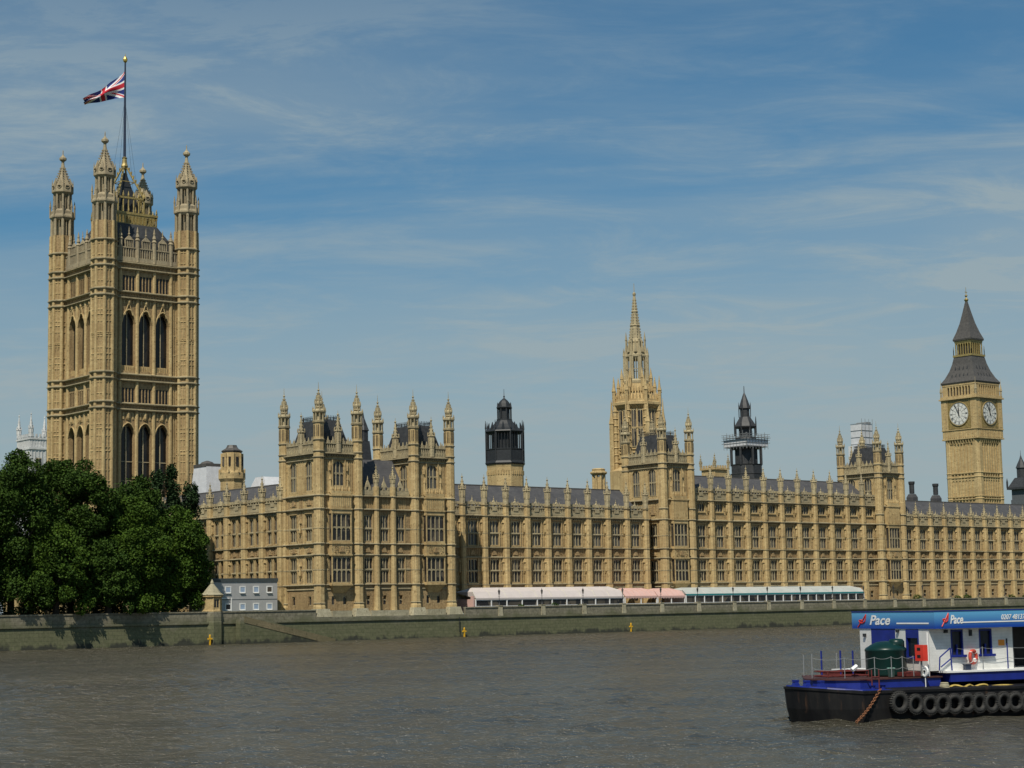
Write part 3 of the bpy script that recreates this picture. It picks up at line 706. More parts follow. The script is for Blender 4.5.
    for z0, z1 in ((4.75, 9.05), (11.7, 16.25)):
        for s_ in (-1, 1): ori.box(s_*1.92-.08, s_*1.92+.08, -hd-pj, -hd-pj+.2, z0, z1)
    for i in range(10): ori.box(-1.85+i*.41-.04, -1.85+i*.41+.04, -hd-pj-.06, -hd-pj, 17.3, sec-.2)
    ori.box(-1.97, 1.97, -hd-pj+.05, -hd-pj+.35, sec+.14, sec+.8)
    for i in range(6): ori.cyl(-1.8+i*.72, -hd-pj+.2, [(.13, sec+.8), (.16, sec+1.1), (.03, sec+1.7)], 5)
    ori.m = 1; carved_panel(ori, -1.6, 1.6, 9.6, 11.0, -hd-pj, 5)
    o = part('oriel_window', ori, ['stone', 'carved'], t_)
    for z, h in ((4.75, 4.3), (11.7, 4.55)):
        window(o, 0, -hd-pj+.28, z-G, 3.68, h, 4, gl='glass')
        for s_ in (-1, 1):
            sd = MB(); sd.box(0, .03, -.42, .42, 0, h); link('side_pane', sd.mesh('side_pane', 'glass'), o, (s_*1.86, -hd-.42, z-G))
    # turrets
    lo, tp = turret_mb(zt, dz); lm = lo.mesh('turret', ['stone', 'string', 'glass']); tm = tp.mesh('turret_crown', 'pinn')
    for sx in (-1, 1):
        for sy in (-1, 1): a = link('turret', lm, t_, (sx*X, sy*Y, 0)); link('turret_crown', tm, a)
    # middle pinnacles of each side
    pmm = pinnacle_mb(.52, zc+.3, 3.6, 3.0, dz).mesh('pinnacle', 'pinn')
    for x, y in ((0, -Y), (0, Y), (-X, 0), (X, 0)): link('pinnacle', pmm, t_, (x, y, 0))
    # steep roof with iron cresting
    rf = MB(dz); zr = zc+6.0
    rf.frus(-X+.8, X-.8, -Y+.8, Y-.8, zc+.85, -X+2.1, X-2.1, -Y+2.3, Y-2.3, zr); r_ = part('roof', rf, 'iron_roof', t_)
    cr = MB(dz)
    x0, x1, y0, y1 = -X+2.1, X-2.1, -Y+2.3, Y-2.3
    for (a, b2) in (((x0, y0), (x1, y0)), ((x1, y0), (x1, y1)), ((x1, y1), (x0, y1)), ((x0, y1), (x0, y0))):
        cr.tube((*a, zr+.45), (*b2, zr+.45), .05, 4)
        n = max(6, int(math.dist(a, b2)/.35))
        for i in range(n): u = i/n; cr.tube((a[0]+(b2[0]-a[0])*u, a[1]+(b2[1]-a[1])*u, zr-.05), (a[0]+(b2[0]-a[0])*u, a[1]+(b2[1]-a[1])*u, zr+.8), .045, 4)
    part('cresting', cr, 'iron', r_)
    dm = MB(dz)
    for s_ in (-1, 1): dm.frus(s_*1.6-.4, s_*1.6+.4, -Y+1.1, -Y+2.4, zc+1.8, s_*1.6-.05, s_*1.6+.05, -Y+1.4, -Y+2.4, zc+3.6)
    part('dormer', dm, 'iron_roof', t_)
    return t_
pav_tower('left corner tower of the riverside pavilion, nearest the grey cabins', 175.2, 260.48, 37.4, False)
pav_tower('right corner tower of the riverside pavilion, beside the white marquee', 194.95, 260.48, 37.4, False)
pav_tower('river tower in front of the tall octagonal spire, between pink and grey marquees', 263.0, 268.25, 39.1, True)
pav_tower('river tower in front of the white wrapped scaffolding, nearest the clock tower', 330.6, 268.25, 39.3, True)
# pavilion link between the two corner towers
lk = thing('palace_range', 'narrow three bay link between the two corner towers of the pavilion', 'palace wing', (179.2, 255.2, G))
lb = MB(-G); lb.box(.9, 10.7, .62, 9, G, 20.3); part('body', lb, 'stone', lk)
lw = MB(-G); lw.m = 1
cs = [2.0, 5.4, 8.8]; Lx = 11.0
lw.row(.7, 10.9, G, 4.1, 0, .6, [(c_-.35, c_+.35, G+1.7, G+3.2) for c_ in cs])
lw.row(.7, 10.9, 4.1, 9.32, 0, .6, [(c_-.85, c_+.85, 4.7, 9.0) for c_ in cs]); lw.row(.7, 10.9, 9.32, 11.2, .08, .6)
lw.row(.7, 10.9, 11.2, 17.0, 0, .6, [(c_-.85, c_+.85, 11.7, 16.2) for c_ in cs]); lw.row(.7, 10.9, 17.0, 19.25, .05, .6)
lw.m = 0
for c_ in cs:
    for s_ in (-.93, .93):
        for a, b2 in ((4.5, 9.2), (11.5, 16.9)): lw.box(c_+s_-.06, c_+s_+.06, -.14, 0, a, b2)
    for k in range(-3, 4): lw.box(c_+k*.36-.04, c_+k*.36+.04, -.03, .05, 17.3, 19.0)
lw.m = 1
for c_ in cs: carved_panel(lw, c_-.9, c_+.9, 9.6, 11.0, .08, 3)
part('wall', lw, ['stone', 'carved'], lk)
ls = MB(-G)
for z, d in [(3.6, .12), (6.85, .06), (13.75, .06), (4.35, .26), (9.32, .24), (11.2, .26), (17.0, .34), (19.25, .42)]: ls = MB(-G); string_profile(ls, .7, 10.9, z, 0, d, .26); part('string_course', ls, 'string', lk)
lp = MB(-G); lp.box(.9, 10.7, -.12, .2, 19.55, 20.4)
for i in range(10):
    xx = 1.4+i*.98; lp.box(xx-.24, xx+.24, -.15, .2, 20.4, 20.9)
for c_ in cs: lp.frus(c_-.6, c_+.6, -.15, .2, 20.9, c_-.05, c_+.05, -.1, .1, 22.1); lp.cyl(c_, 0, [(.05, 22.0), (.12, 22.2), (.03, 22.8)], 5)
part('parapet', lp, 'pinn', lk)
lbm = MB(-G); lbm.cyl(0, 0, [(.62, G), (.5, 4.3), (.5, 21.0)], 8)
for z in (4.35, 9.32, 11.2, 17.0, 19.25): lbm.m = 1; ring(lbm, .5, z, .13)
lbme = lbm.mesh('buttress', ['stone', 'string']); lpm = pinnacle_mb(.42, 21.0, 1.4, 2.0, -G).mesh('pinnacle', 'pinn')
for x in (3.6, 7.1): o = link('buttress', lbme, lk, (x, -.25, 0)); link('pinnacle', lpm, o)
for c_ in cs:
    window(lk, c_, .26, 4.7-G, 1.7, 4.3, 3); window(lk, c_, .26, 11.7-G, 1.7, 4.5, 3, gl='glass_b'); window(lk, c_, .26, 1.05, .7, 1.5, 1, trans=0)
lr = MB(-G); lr.frus(.9, 10.7, .8, 9, 19.9, .9, 10.7, 4.8, 5.2, 26.0); part('roof', lr, 'slate', lk)
# dark iron roof turret behind the link
lt = thing('roof_turret', 'dark iron roof turret seen in the gap between the two corner towers', 'roof turret', (198.2, 280.5, G))
q = MB(-G); q.box(-1.6, 1.6, -1.6, 1.6, G, 22); part('base', q, 'stone', lt)
q = MB(-G); q.frus(-1.6, 1.6, -1.6, 1.6, 22, -.9, .9, -.9, .9, 31.5); q.cyl(0, 0, [(1.0, 31.5), (1.0, 33.4), (1.2, 33.5), (.9, 34.3), (.3, 35.9), (.05, 37.4)], 8); part('roof', q, 'iron_roof', lt)
# pedestals at the foot of the pavilion
pd = MB(-G)
for x in (171.3, 179.1, 191.05, 198.85):
    pd.frus(x-1.55, x+1.55, 253.72, 256, -.9, x-1.15, x+1.15, 254.0, 256, .45)
pd.box(173.3, 177.2, 254.3, 255.0, -.9, .1); pd.box(181.2, 189, 254.3, 255.0, -.9, .05); pd.box(193, 197, 254.3, 255.0, -.9, .1)
o = part('plinth', pd, 'plinth', None); o.location = (0, 0, G); tag(o, 'pale flared stone plinths at the foot of the riverside pavilion', 'plinth')

# ------------------------------------------------------------------ great square tower (with flag)
SV = 18.88
vt = thing('great_square_tower', 'massive square stone tower with four octagonal turrets, gilded crown and flagpole', 'tower', (171.65+SV/2, 332.83+SV/2, G))
H = SV/2; dz = -G
def vt_face():
    f = MB(dz); tr = MB(dz); s2 = MB(dz); s3 = MB(dz)
    hw = H-1.4; Wd = .0
    piers = [-5.77, -1.92, 1.92, 5.77]; cs_ = [-3.85, 0, 3.85]; ow = 1.52
    yo, yi = -H, -H+2.2
    f.box(-hw, hw, yo, yi, G, 16.0)
    f.m = 1
    f.row(-hw, hw, 16.0, 38.9, yo, yi, [(c_-ow, c_+ow, 16.0, 38.9) for c_ in cs_])
    for c_ in cs_: f.arch(c_, ow, 36.4, 38.35, 38.9, yo, yi, 10)
    f.row(-hw, hw, 38.9, 49.0, yo, yi, [(c_+k*.72-.26, c_+k*.72+.26, 42.75, 45.7) for c_ in cs_ for k in (-1.5, -.5, .5, 1.5)])
    f.row(-hw, hw, 49.0, 62.0, yo, yi, [(c_-ow, c_+ow, 49.2, 62.0) for c_ in cs_])
    for c_ in cs_: f.arch(c_, ow, 59.0, 61.5, 62.0, yo, yi, 10)
    f.row(-hw, hw, 62.0, 71.3, yo, yi, [(c_+k*.72-.26, c_+k*.72+.26, 65.7, 68.8) for c_ in cs_ for k in (-1.5, -.5, .5, 1.5)])
    f.m = 0
    for p in piers:
        for z0, z1 in ((16, 41.0), (42.6, 47.0), (48.6, 64.0), (65.5, 70.0)):
            f.cyl(p, yo-.02, [(.40, z0), (.40, z1)], 8)
    for p in (-7.0, -6.5, 6.5, 7.0):
        for z0, z1 in ((16, 41.0), (42.6, 47.0), (48.6, 64.0), (65.5, 70.0)): f.box(p-.08, p+.08, yo-.14, yo, z0, z1)
    for z in (20, 24, 28, 32, 53, 57): f.box(-hw, -5.8, yo-.12, yo, z, z+.2); f.box(5.8, hw, yo-.12, yo, z, z+.2)
    for c_ in cs_:
        for zs, zp in ((36.4, 38.35), (59.0, 61.5)):
            prev = None
            for i in range(13):
                u = -1+i/6; x = c_+u*(ow+.12); z = zs+(zp-zs+.25)*(1-min(1, abs(u))**1.9)**.75
                if prev: f.tube((prev[0], yo-.12, prev[1]), (x, yo-.12, z), .16, 5)
                prev = (x, z)
        f.tube((c_-.9, yo-.15, 60.6), (c_, yo-.2, 63.3), .13, 5); f.tube((c_+.9, yo-.15, 60.6), (c_, yo-.2, 63.3), .13, 5)
        f.cyl(c_, yo-.2, [(.1, 62.6), (.35, 63.2), (.35, 63.5), (.1, 64.0)], 6)
        f.cyl(c_, yo-.1, [(.2, 39.2), (.4, 39.6), (.4, 40.5), (.1, 40.9)], 6)
        for k in (-1.5, -.5, .5, 1.5): 
            for za, zb in ((62.9, 63.7), (39.3, 40.7)): f.box(c_+k*.7-.16, c_+k*.7+.16, yo-.14, yo, za, zb)
        f.box(c_-ow, c_+ow, yo+.3, yo+.8, 49.2, 50.3)   # balustrade of the opening
        for k in range(-3, 4): f.box(c_+k*.42-.07, c_+k*.42+.07, yo+.18, yo+.3, 49.2, 50.3)
    f.m = 1
    for z0, z1 in ((41.35, 42.2), (47.2, 48.3), (64.15, 65.15), (70.15, 71.2)):
        n = 24
        for i in range(n): x = -hw+2*hw*(i+.5)/n; f.box(x-.14, x+.14, yo-.12, yo, z0+.1, z1-.1)
    f.m = 0
    for z in (41.16, 42.38, 47.13, 48.36, 64.0, 65.27, 70.03, 71.29): string_profile(s2, -hw, hw, z, yo, .55, .42)
    # pierced parapet with gablets and pinnacles
    s3.box(-hw, hw, yo-.25, yo+.3, 71.7, 72.6)
    n = 30
    for i in range(n): x = -hw+2*hw*(i+.5)/n; s3.box(x-.11, x+.11, yo-.12, yo+.12, 72.6, 75.0)
    s3.box(-hw, hw, yo-.2, yo+.25, 75.0, 75.3)
    for c_ in cs_:
        s3.box(c_-.95, c_-.78, yo-.2, yo+.2, 75.3, 77.2); s3.box(c_+.78, c_+.95, yo-.2, yo+.2, 75.3, 77.2)
        for k in (-.4, 0, .4): s3.box(c_+k-.09, c_+k+.09, yo-.12, yo+.12, 75.3, 77.2)
        s3.frus(c_-1.0, c_+1.0, yo-.22, yo+.22, 77.2, c_-.12, c_+.12, yo-.1, yo+.1, 78.4); s3.cyl(c_, yo, [(.12, 78.3), (.28, 78.8), (.1, 79.1), (.14, 79.5), (.03, 80.8)], 6)
    for p in piers:
        s3.cyl(p, yo, [(.42, 71.7), (.42, 77.2), (.55, 77.3), (.3, 77.9), (.42, 78.2), (.2, 79.2), (.26, 79.5), (.04, 80.9)], 8)
    return f, s2, s3
wa = MB(); sa = MB(); pa = MB()
for k in range(4):
    f, s2, s3 = vt_face(); a = k*PI/2; wa.merge(f, a); sa.merge(s2, a); pa.merge(s3, a)
part('wall', wa, ['stone', 'carved'], vt); part('string_course', sa, 'string', vt); pa.v = [(x, y, z if z < 72.6-G else 72.6-G+(z-72.6+G)*.78) for x, y, z in pa.v]; part('parapet', pa, 'grey', vt)
cr_ = MB(dz); cr_.box(-H+2.25, H-2.25, -H+2.25, H-2.25, G, 72.5); part('core', cr_, 'stone', vt)
for k in range(4):
    a = k*PI/2; c, q = math.cos(a), math.sin(a)
    for c_ in (-3.85, 0, 3.85):
        y = -H+.95
        window(vt, c_*c-y*q, c_*q+y*c, 16-G, 3.04, 22.2, 2, gl='glass_dark', rz=a, trans=2, mu=.28)
        window(vt, c_*c-y*q, c_*q+y*c, 50.3-G, 3.04, 11.1, 2, gl='glass_dark', rz=a, trans=0, mu=.22)
        # slots share the dark core behind them
        sl2 = MB(); sl2.box(-1.5, 1.5, 0, .03, 0, 3.2)
        for zz_ in (42.6, 65.6):
            link('slot_glazing', sl2.mesh('slot_glazing', 'glass_dark'), vt, (c_*c-(y-.8)*q, c_*q+(y-.8)*c, zz_-G), a)
tl = MB(dz); R0 = 2.42
tl.m = 2; tl.cyl(0, 0, [(R0+.1, G), (R0+.1, 14), (R0-.06, 15), (R0-.06, 75.2), (R0*.91, 75.5), (R0*.91, 79.3)], 8); tl.m = 0
for z in (20.5, 26.5, 32.5, 37, 52, 56, 60): ring(tl, R0, z, .1, .16)
tl.m = 1
for z in (41.16, 42.38, 47.13, 48.36, 64.0, 65.27, 70.03, 71.29, 75.3): ring(tl, R0, z, .42, .4)
tl.m = 0
for k in range(8):
    a = PI/8+k*PI/4; tl.cyl(math.cos(a)*(R0-.14), math.sin(a)*(R0-.14), [(.36, 14), (.36, 75.4), (.30, 79.3)], 8)
    a = k*PI/4; rr = R0*math.cos(PI/8); c, q = math.cos(a), math.sin(a)
    for za, zb in ((15.3, 26.2), (26.9, 40.6), (42.9, 46.8), (48.9, 56), (56.2, 63.7), (65.7, 69.6), (71.8, 75.0)):
        for off, tr in ((-.48, .06), (0, .15), (.48, .06)):
            tl.tube((c*(rr-.05)-q*off, q*(rr-.05)+c*off, za-.3), (c*(rr-.05)-q*off, q*(rr-.05)+c*off, zb+.3), tr, 4)
        for zq in np.arange(zb-.4, za, -2.3): tl.tube((c*(rr-.02)-q*.7, q*(rr-.02)+c*.7, zq), (c*(rr-.02)+q*.7, q*(rr-.02)-c*.7, zq), .11, 4)
tlm = tl.mesh('turret', ['stone', 'string', 'carved'])
tu = MB(dz)
def open_stage(mb, R, z0, z1, n=8, pr=.26, core=.0):
    for k in range(n):
        a = PI/8+k*PI/4; c, q = math.cos(a), math.sin(a); mb.cyl(c*R*.93, q*R*.93, [(pr, z0), (pr, z1)], 6)
        a2 = k*PI/4; rr = R*.93*math.cos(PI/8); mb.tube((math.cos(a2)*rr, math.sin(a2)*rr, z0), (math.cos(a2)*rr, math.sin(a2)*rr, z1), .09, 4)
    if core: mb.cyl(0, 0, [(core, z0), (core, z1)], 8)
open_stage(tu, R0*.93, 79.2, 83.2, core=1.15, pr=.34)
tu.cyl(0, 0, [(R0*.93, 82.7), (R0*1.08, 83.2), (R0*1.08, 83.5), (R0*.98, 84.0), (R0*.98, 84.6), (R0*.75, 85.1)], 8)
for k in range(8):
    a = PI/8+k*PI/4; tu.cyl(math.cos(a)*R0*1.03, math.sin(a)*R0*1.03, [(.2, 83.2), (.2, 85.4), (.26, 85.5), (.03, 87.0)], 5)
open_stage(tu, R0*.74, 85.0, 88.6, pr=.27, core=.85)
tu.cyl(0, 0, [(R0*.72, 88.2), (R0*.93, 88.7), (R0*.93, 89.0), (R0*.86, 90.2), (R0*.66, 90.8), (R0*.50, 91.7), (R0*.34, 92.7), (R0*.22, 93.7), (R0*.13, 94.9), (R0*.11, 95.6)], 8)
for k in range(8):
    a = PI/8+k*PI/4; tu.cyl(math.cos(a)*R0*.88, math.sin(a)*R0*.88, [(.14, 88.8), (.14, 90.4), (.03, 91.5)], 4)
    a = k*PI/4; tu.frus(math.cos(a)*R0*.8-.35, math.cos(a)*R0*.8+.35, math.sin(a)*R0*.8-.35, math.sin(a)*R0*.8+.35, 90.0, math.cos(a)*R0*.66-.04, math.cos(a)*R0*.66+.04, math.sin(a)*R0*.66-.04, math.sin(a)*R0*.66+.04, 91.7)
    tu.torus((math.cos(a)*R0*.86, math.sin(a)*R0*.86, 89.8), (math.cos(a), math.sin(a), 0), .38, .11, 10, 4)
    a = PI/8+k*PI/4
    for j in range(7): rr = R0*(.74-.088*j); zc_ = 90.7+j*.55; tu.box(math.cos(a)*rr-.11, math.cos(a)*rr+.11, math.sin(a)*rr-.11, math.sin(a)*rr+.11, zc_-.1, zc_+.15)
tu.cyl(0, 0, [(.3, 95.5), (.75, 95.9), (.75, 96.3), (.35, 96.7), (.12, 97.1), (.10, 97.8), (.02, 98.1)], 8)
tum = tu.mesh('turret_crown', 'grey')
for sx in (-1, 1):
    for sy in (-1, 1): o = link('turret', tlm, vt, (sx*H, sy*H, 0)); link('turret_crown', tum, o)
rf = MB(dz); rf.frus(-H+1.3, H-1.3, -H+1.3, H-1.3, 72.5, -H+1.9, H-1.9, -H+1.9, H-1.9, 77.4); rf.frus(-H+2.6, H-2.6, -H+2.6, H-2.6, 77.41, -5.0, 5.0, -5.0, 5.0, 80.6); ro = part('roof', rf, 'iron_roof', vt)
ga = MB(dz)
ga.box(-5.0, 5.0, -5.0, 5.0, 80.6, 80.8); 
for k in range(4):
    g1 = MB(dz)
    for i in range(13): x = -4.8+i*.8; g1.box(x-.14, x+.14, -5.05, -4.9, 80.8, 82.6); g1.arch(x+.4 if i < 12 else x, .26, 82.0, 82.5, 82.6, -5.05, -4.9, 3)
    g1.box(-5.1, 5.1, -5.15, -4.85, 82.6, 83.1)
    for i in range(7): x = -4.8+i*1.6; g1.cyl(x, -5, [(.1, 83.1), (.2, 83.4), (.03, 84.4)], 5)
    ga.merge(g1, k*PI/2)
part('roof_gallery', ga, 'gold_dull', vt)
gc = MB(dz)
gc.box(-3.2, 3.2, -3.2, 3.2, 80.8, 83.0)
for k in range(4):
    g1 = MB(dz)
    for i in range(6): x = -3.0+i*1.2; g1.cyl(x, -3.0, [(.16, 83.0), (.16, 86.4)], 6)
    g1.box(-3.2, 3.2, -3.2, -2.8, 86.4, 86.8)
    for i in range(6): x = -3.0+i*1.2; g1.cyl(x, -3.0, [(.1, 86.8), (.22, 87.1), (.03, 88.1)], 5)
    g1.tube((-3.0, -3.0, 86.8), (-.25, -.25, 94.0), .2, 6)
    for j in range(8): u = j/8; g1.cyl(-3.0+2.75*u-.12, -3.0+2.75*u-.12, [(.14, 86.9+7.1*u), (.18, 87.3+7.1*u), (.02, 87.6+7.1*u)], 4)
    g1.tube((-1.6, -1.6, 90.4), (1.6, -1.6, 90.4), .10, 5)
    gc.merge(g1, k*PI/2)
gc.cyl(0, 0, [(.5, 93.4), (.75, 94.0), (.55, 94.6), (.45, 95.6), (.6, 95.8), (.3, 96.0)], 8)
gob = part('gilded_crown', gc, 'gold_dull', vt)
ic = MB(dz); ic.frus(-2.7, 2.7, -2.7, 2.7, 83.0, -.3, .3, -.3, .3, 92.5); part('lantern_core', ic, 'iron', gob)
fp = thing('flagpole', 'tall dark flagpole with a gilded crown finial on top of the square tower', 'flagpole', (171.65+H, 332.83+H, 95.9))
q = MB(); q.cyl(0, 0, [(.30, 0), (.26, 8), (.17, 20.6)], 10); part('pole', q, 'pole', fp)
q = MB(); q.cyl(0, 0, [(.1, 20.5), (.42, 20.9), (.5, 21.3), (.3, 21.8), (.08, 22.0), (.05, 22.5)], 8)
for k in range(5): a = k*2*PI/5; q.tube((math.cos(a)*.4, math.sin(a)*.4, 21.2), (0, 0, 22.1), .06, 4)
part('finial', q, 'gold', fp)
q = MB()
for a, r in ((.3, 4.2), (1.5, 3.8), (3.4, 4.2), (4.7, 4.0)): q.tube((math.cos(a)*r, math.sin(a)*r, -8.5), (0, 0, 12.5), .022, 4)
part('guy_wires', q, 'iron', fp)
# flag: cloth grid coloured by face
fl = MB(); NU, NV = 84, 42
left = -Rv
fwd = Fv
hx, hy, hz_ = 171.65+H, 332.83+H, 114.6
for i in range(NU+1):
    u = i/NU
    for j in range(NV+1):
        v = j/NV
        hgt_ = 5.7*(1-.80*u**.7); zb = -5.7-1.5*u**1.6+.25*math.sin(u*9)*u
        fold = .55*math.sin(u*8+v*2.2)*min(1, u*3)+(1-hgt_/5.7)*1.1*math.sin(v*2*PI*1.2+u*3)
        p = left*(8.5*u**.96+.18)+fwd*fold
        fl.v.append((p.x, p.y, zb+v*hgt_+.18*math.sin(u*8+v*2.2)*u))
def jack(u, v):
    x, y = 2*u-1, v-.5
    if abs(x) < .1 or abs(y) < .1: return 0
    if abs(x) < .167 or abs(y) < .167: return 1
    for s_ in (1, -1):
        d = (y-s_*x/2)/1.118
        sgn = 1 if (x*s_ > 0) else -1
        off = .033*(1 if x < 0 else -1)*s_
        if abs(d-off) < .034: return 0
        if abs(d) < .1: return 1
    return 2
for i in range(NU):
    for j in range(NV):
        a = i*(NV+1)+j; fl.f.append((a, a+NV+1, a+NV+2, a+1)); fl.mi.append(jack((i+.5)/NU, (j+.5)/NV))
me = fl.mesh('union_flag', ['flag_red', 'flag_white', 'flag_blue'], True)
o = link('union_flag', me, None, (hx, hy, hz_)); tag(o, 'red white and blue union flag flying from the tall flagpole', 'flag')

# ------------------------------------------------------------------ clock tower
SE = 12.25; He = SE/2
et = thing('clock_tower', 'square clock tower with two white dials showing and a steep grey spire', 'clock tower', (465.08+He, 335.66+He, G))
def et_face():
    f = MB(dz); g2 = MB(dz); bz = MB(dz)
    f.box(-He+1.5, He-1.5, -He+.3, -He+1.2, G, 48.6)
    for i in range(8):
        x = -He+1.9+i*(SE-3.8)/7
        f.box(x-.16, x+.16, -He+.02, -He+.3, G, 48.2)
        if i < 7:
            for za, zb in ((31.0, 36.2), (39.0, 47.5)):
                xm = x+(SE-3.8)/14
                f.arch(xm, .42, zb-.5, zb-.05, zb+.4, -He+.12, -He+.3, 4)
    for z in (30.2, 31.0, 36.9, 38.2): f.box(-He+1.5, He-1.5, -He-.10, -He+.3, z, z+.3)
    # corbelled gallery under the dials
    E = .46
    for i in range(11): x = -He+1.2+i*(SE-2.4)/10; g2.frus(x-.18, x+.18, -He-.1, -He+.3, 47.3, x-.22, x+.22, -He-E, -He+.3, 48.7)
    for i in range(14): x = -He+.8+i*(SE-1.6)/13; g2.box(x-.12, x+.12, -He-E-.02, -He-E+.119, 49.3, 51.2)
    # clock stage
    for s_ in (-1, 1): g2.box(s_*5.3-1.1, s_*5.3+1.1, -He-E+.1, -He+.5, 51.9, 61.1)
    g2.box(-4.1, 4.1, -He-.25, -He+.5, 51.9, 61.1)
    for s_ in (-1, 1):
        for zz_ in (53.5, 56.4, 59.2):
            for w_ in (-.4, 0, .4): g2.box(s_*5.3+w_-.08, s_*5.3+w_+.08, -He-E-.02, -He-E+.099, zz_-1.1, zz_+1.1)
    # belfry arcade
    for i in range(9): x = -4.4+i*1.1; g2.box(x-.2, x+.2, -He-.05, -He+.4, 62.2, 65.4)
    for i in range(8): g2.arch(-3.85+i*1.1, .35, 64.7, 65.1, 65.4, -He, -He+.35, 4)
    return f, g2
fa = MB(); gb_ = MB()
for k in range(4): f, g2 = et_face(); fa.merge(f, k*PI/2); gb_.merge(g2, k*PI/2)
E_ = .46; gx = MB(dz)
for a_, z0_, z1_ in ((He+E_+.1, 48.7, 49.1), (He+E_-.12, 49.1, 51.6), (He+E_+.1, 51.6, 51.9), (He+E_+.45, 61.1, 61.5), (He+E_+.1, 61.5, 62.2), (He+.1, 65.4, 65.9)): gx.box(-a_, a_, -a_, a_, z0_, z1_)
for sx in (-1, 1):
    for sy in (-1, 1): gx.box(sx*(He-.75)-.75, sx*(He-.75)+.75, sy*(He-.75)-.75, sy*(He-.75)+.75, 62.2, 65.4); gx.box(sx*(He-.6)-1.02, sx*(He-.6)+1.02, sy*(He-.6)-1.02, sy*(He-.6)+1.02, 51.9, 61.1)
gb_.merge(gx)
cb_ = MB(dz); cb_.box(-He+1.2, He-1.2, -He+1.2, He-1.2, G, 62.2)
part('core', cb_, 'stone', et); part('shaft', fa, 'stone', et); part('clock_stage', gb_, 'stone', et)
q = MB(dz); q.cyl(0, 0, [(1.35, G), (1.35, 48.6)], 8)
for z in (30.2, 31.0, 36.9, 38.2): q.cyl(0, 0, [(1.35, z), (1.5, z+.1), (1.5, z+.3), (1.35, z+.4)], 8)
qm = q.mesh('corner_pier', 'stone')
for sx in (-1, 1):
    for sy in (-1, 1): link('corner_pier', qm, et, (sx*(He-1.1), sy*(He-1.1), 0))
q = MB(dz); q.box(-He+.6, He-.6, -He+.6, He-.6, 62.2, 65.5); part('belfry_chamber', q, 'room_shade', et)
q = MB(dz)
for sx in (-1, 1):
    for sy in (-1, 1): q.cyl(sx*(He+.3), sy*(He+.3), [(.3, 62.1), (.35, 63.6), (.5, 63.7), (.08, 65.8), (.05, 67.5)], 6)
part('pinnacles', q, 'pinn', et)
# roofs
q = MB(dz)
prof = [(He+.15, 65.9), (He+.35, 66.4), (He-.7, 68.0), (He-1.7, 70.2), (3.75, 72.4), (3.3, 74.6)]
for (a, z0), (b2, z1) in zip(prof[:-1], prof[1:]): q.frus(-a, a, -a, a, z0, -b2, b2, -b2, b2, z1)
ro = part('lower_roof', q, 'lead', et)
q = MB(dz)
for k in range(4):
    d1 = MB(dz)
    for z, n, y in ((68.4, 5, 5.15), (70.8, 4, 4.15)):
        for i in range(n): x = (i-(n-1)/2)*1.45; d1.frus(x-.25, x+.25, -y-.25, -y+.5, z-.4, x-.06, x+.06, -y+.1, -y+.5, z+.7)
    q.merge(d1, k*PI/2)
part('dormers', q, 'iron', ro)
q = MB(dz)
q.box(-3.5, 3.5, -3.5, 3.5, 74.6, 75.2)
for k in range(4):
    d1 = MB(dz)
    for i in range(7): x = -2.76+i*.92; d1.box(x-.14, x+.14, -2.95, -2.7, 75.2, 79.1)
    for i in range(6): d1.arch(-2.3+i*.92, .31, 78.3, 78.8, 79.1, -2.92, -2.72, 4)
    for s_ in (-1, 1): d1.cyl(s_*3.3, -3.3, [(.12, 75.2), (.12, 76.8), (.03, 78)], 4)
    q.merge(d1, k*PI/2)
q.box(-3.05, 3.05, -3.05, 3.05, 79.1, 79.6); ln = part('lantern', q, 'gold_dull', et)
q = MB(dz); q.box(-2.4, 2.4, -2.4, 2.4, 75.2, 79.1); part('lantern_chamber', q, 'room_shade', ln)
q = MB(dz); prof = [(3.3, 79.6), (3.4, 80.1), (2.6, 82.2), (1.7, 85.2), (.95, 88.7), (.3, 92.0)]
for (a, z0), (b2, z1) in zip(prof[:-1], prof[1:]): q.frus(-a, a, -a, a, z0, -b2, b2, -b2, b2, z1)
for k in range(4):
    d1 = MB(dz)
    for i in range(3): d1.frus((i-1)*1.0-.2, (i-1)*1.0+.2, -2.95, -2.2, 81.3, (i-1)*1.0-.05, (i-1)*1.0+.05, -2.55, -2.1, 82.3)
    q.merge(d1, k*PI/2)
part('spire', q, 'lead', et)
q = MB(dz); q.cyl(0, 0, [(.3, 91.9), (.75, 92.6), (.3, 93.1), (.12, 93.4), (.5, 93.9), (.12, 94.3), (.05, 96.6)], 8); q.box(-.6, .6, -.04, .04, 94.9, 95.1)
part('finial', q, 'gold_dull', et)
# dials
dm = MB(); nn = 40
def disc(mb, R, y0, y1, n=40):
    vs = [(R*math.cos(2*PI*k/n), y0, R*math.sin(2*PI*k/n)) for k in range(n)]+[(R*math.cos(2*PI*k/n), y1, R*math.sin(2*PI*k/n)) for k in range(n)]
    mb.add(vs, [tuple(range(n)), tuple(range(2*n-1, n-1, -1))]+[(k, k+n, (k+1) % n+n, (k+1) % n) for k in range(n)])
disc(dm, 3.55, -.12, 0); dmm = dm.mesh('clock_dial', 'clock')
fr = MB()
fr.box(-4.1, 4.1, .0, .06, -4.55, 4.55)
for s_ in (-1, 1): fr.box(s_*3.95-.15, s_*3.95+.15, -.15, 0, -4.55, 4.55); fr.box(-3.8, 3.8, -.15, 0, s_*4.35-.15, s_*4.35+.15)
fr.torus((0, -.08, 0), (0, 1, 0), 3.62, .2, 40, 6)
frm = fr.mesh('dial_surround', 'bronze')
nm = MB()
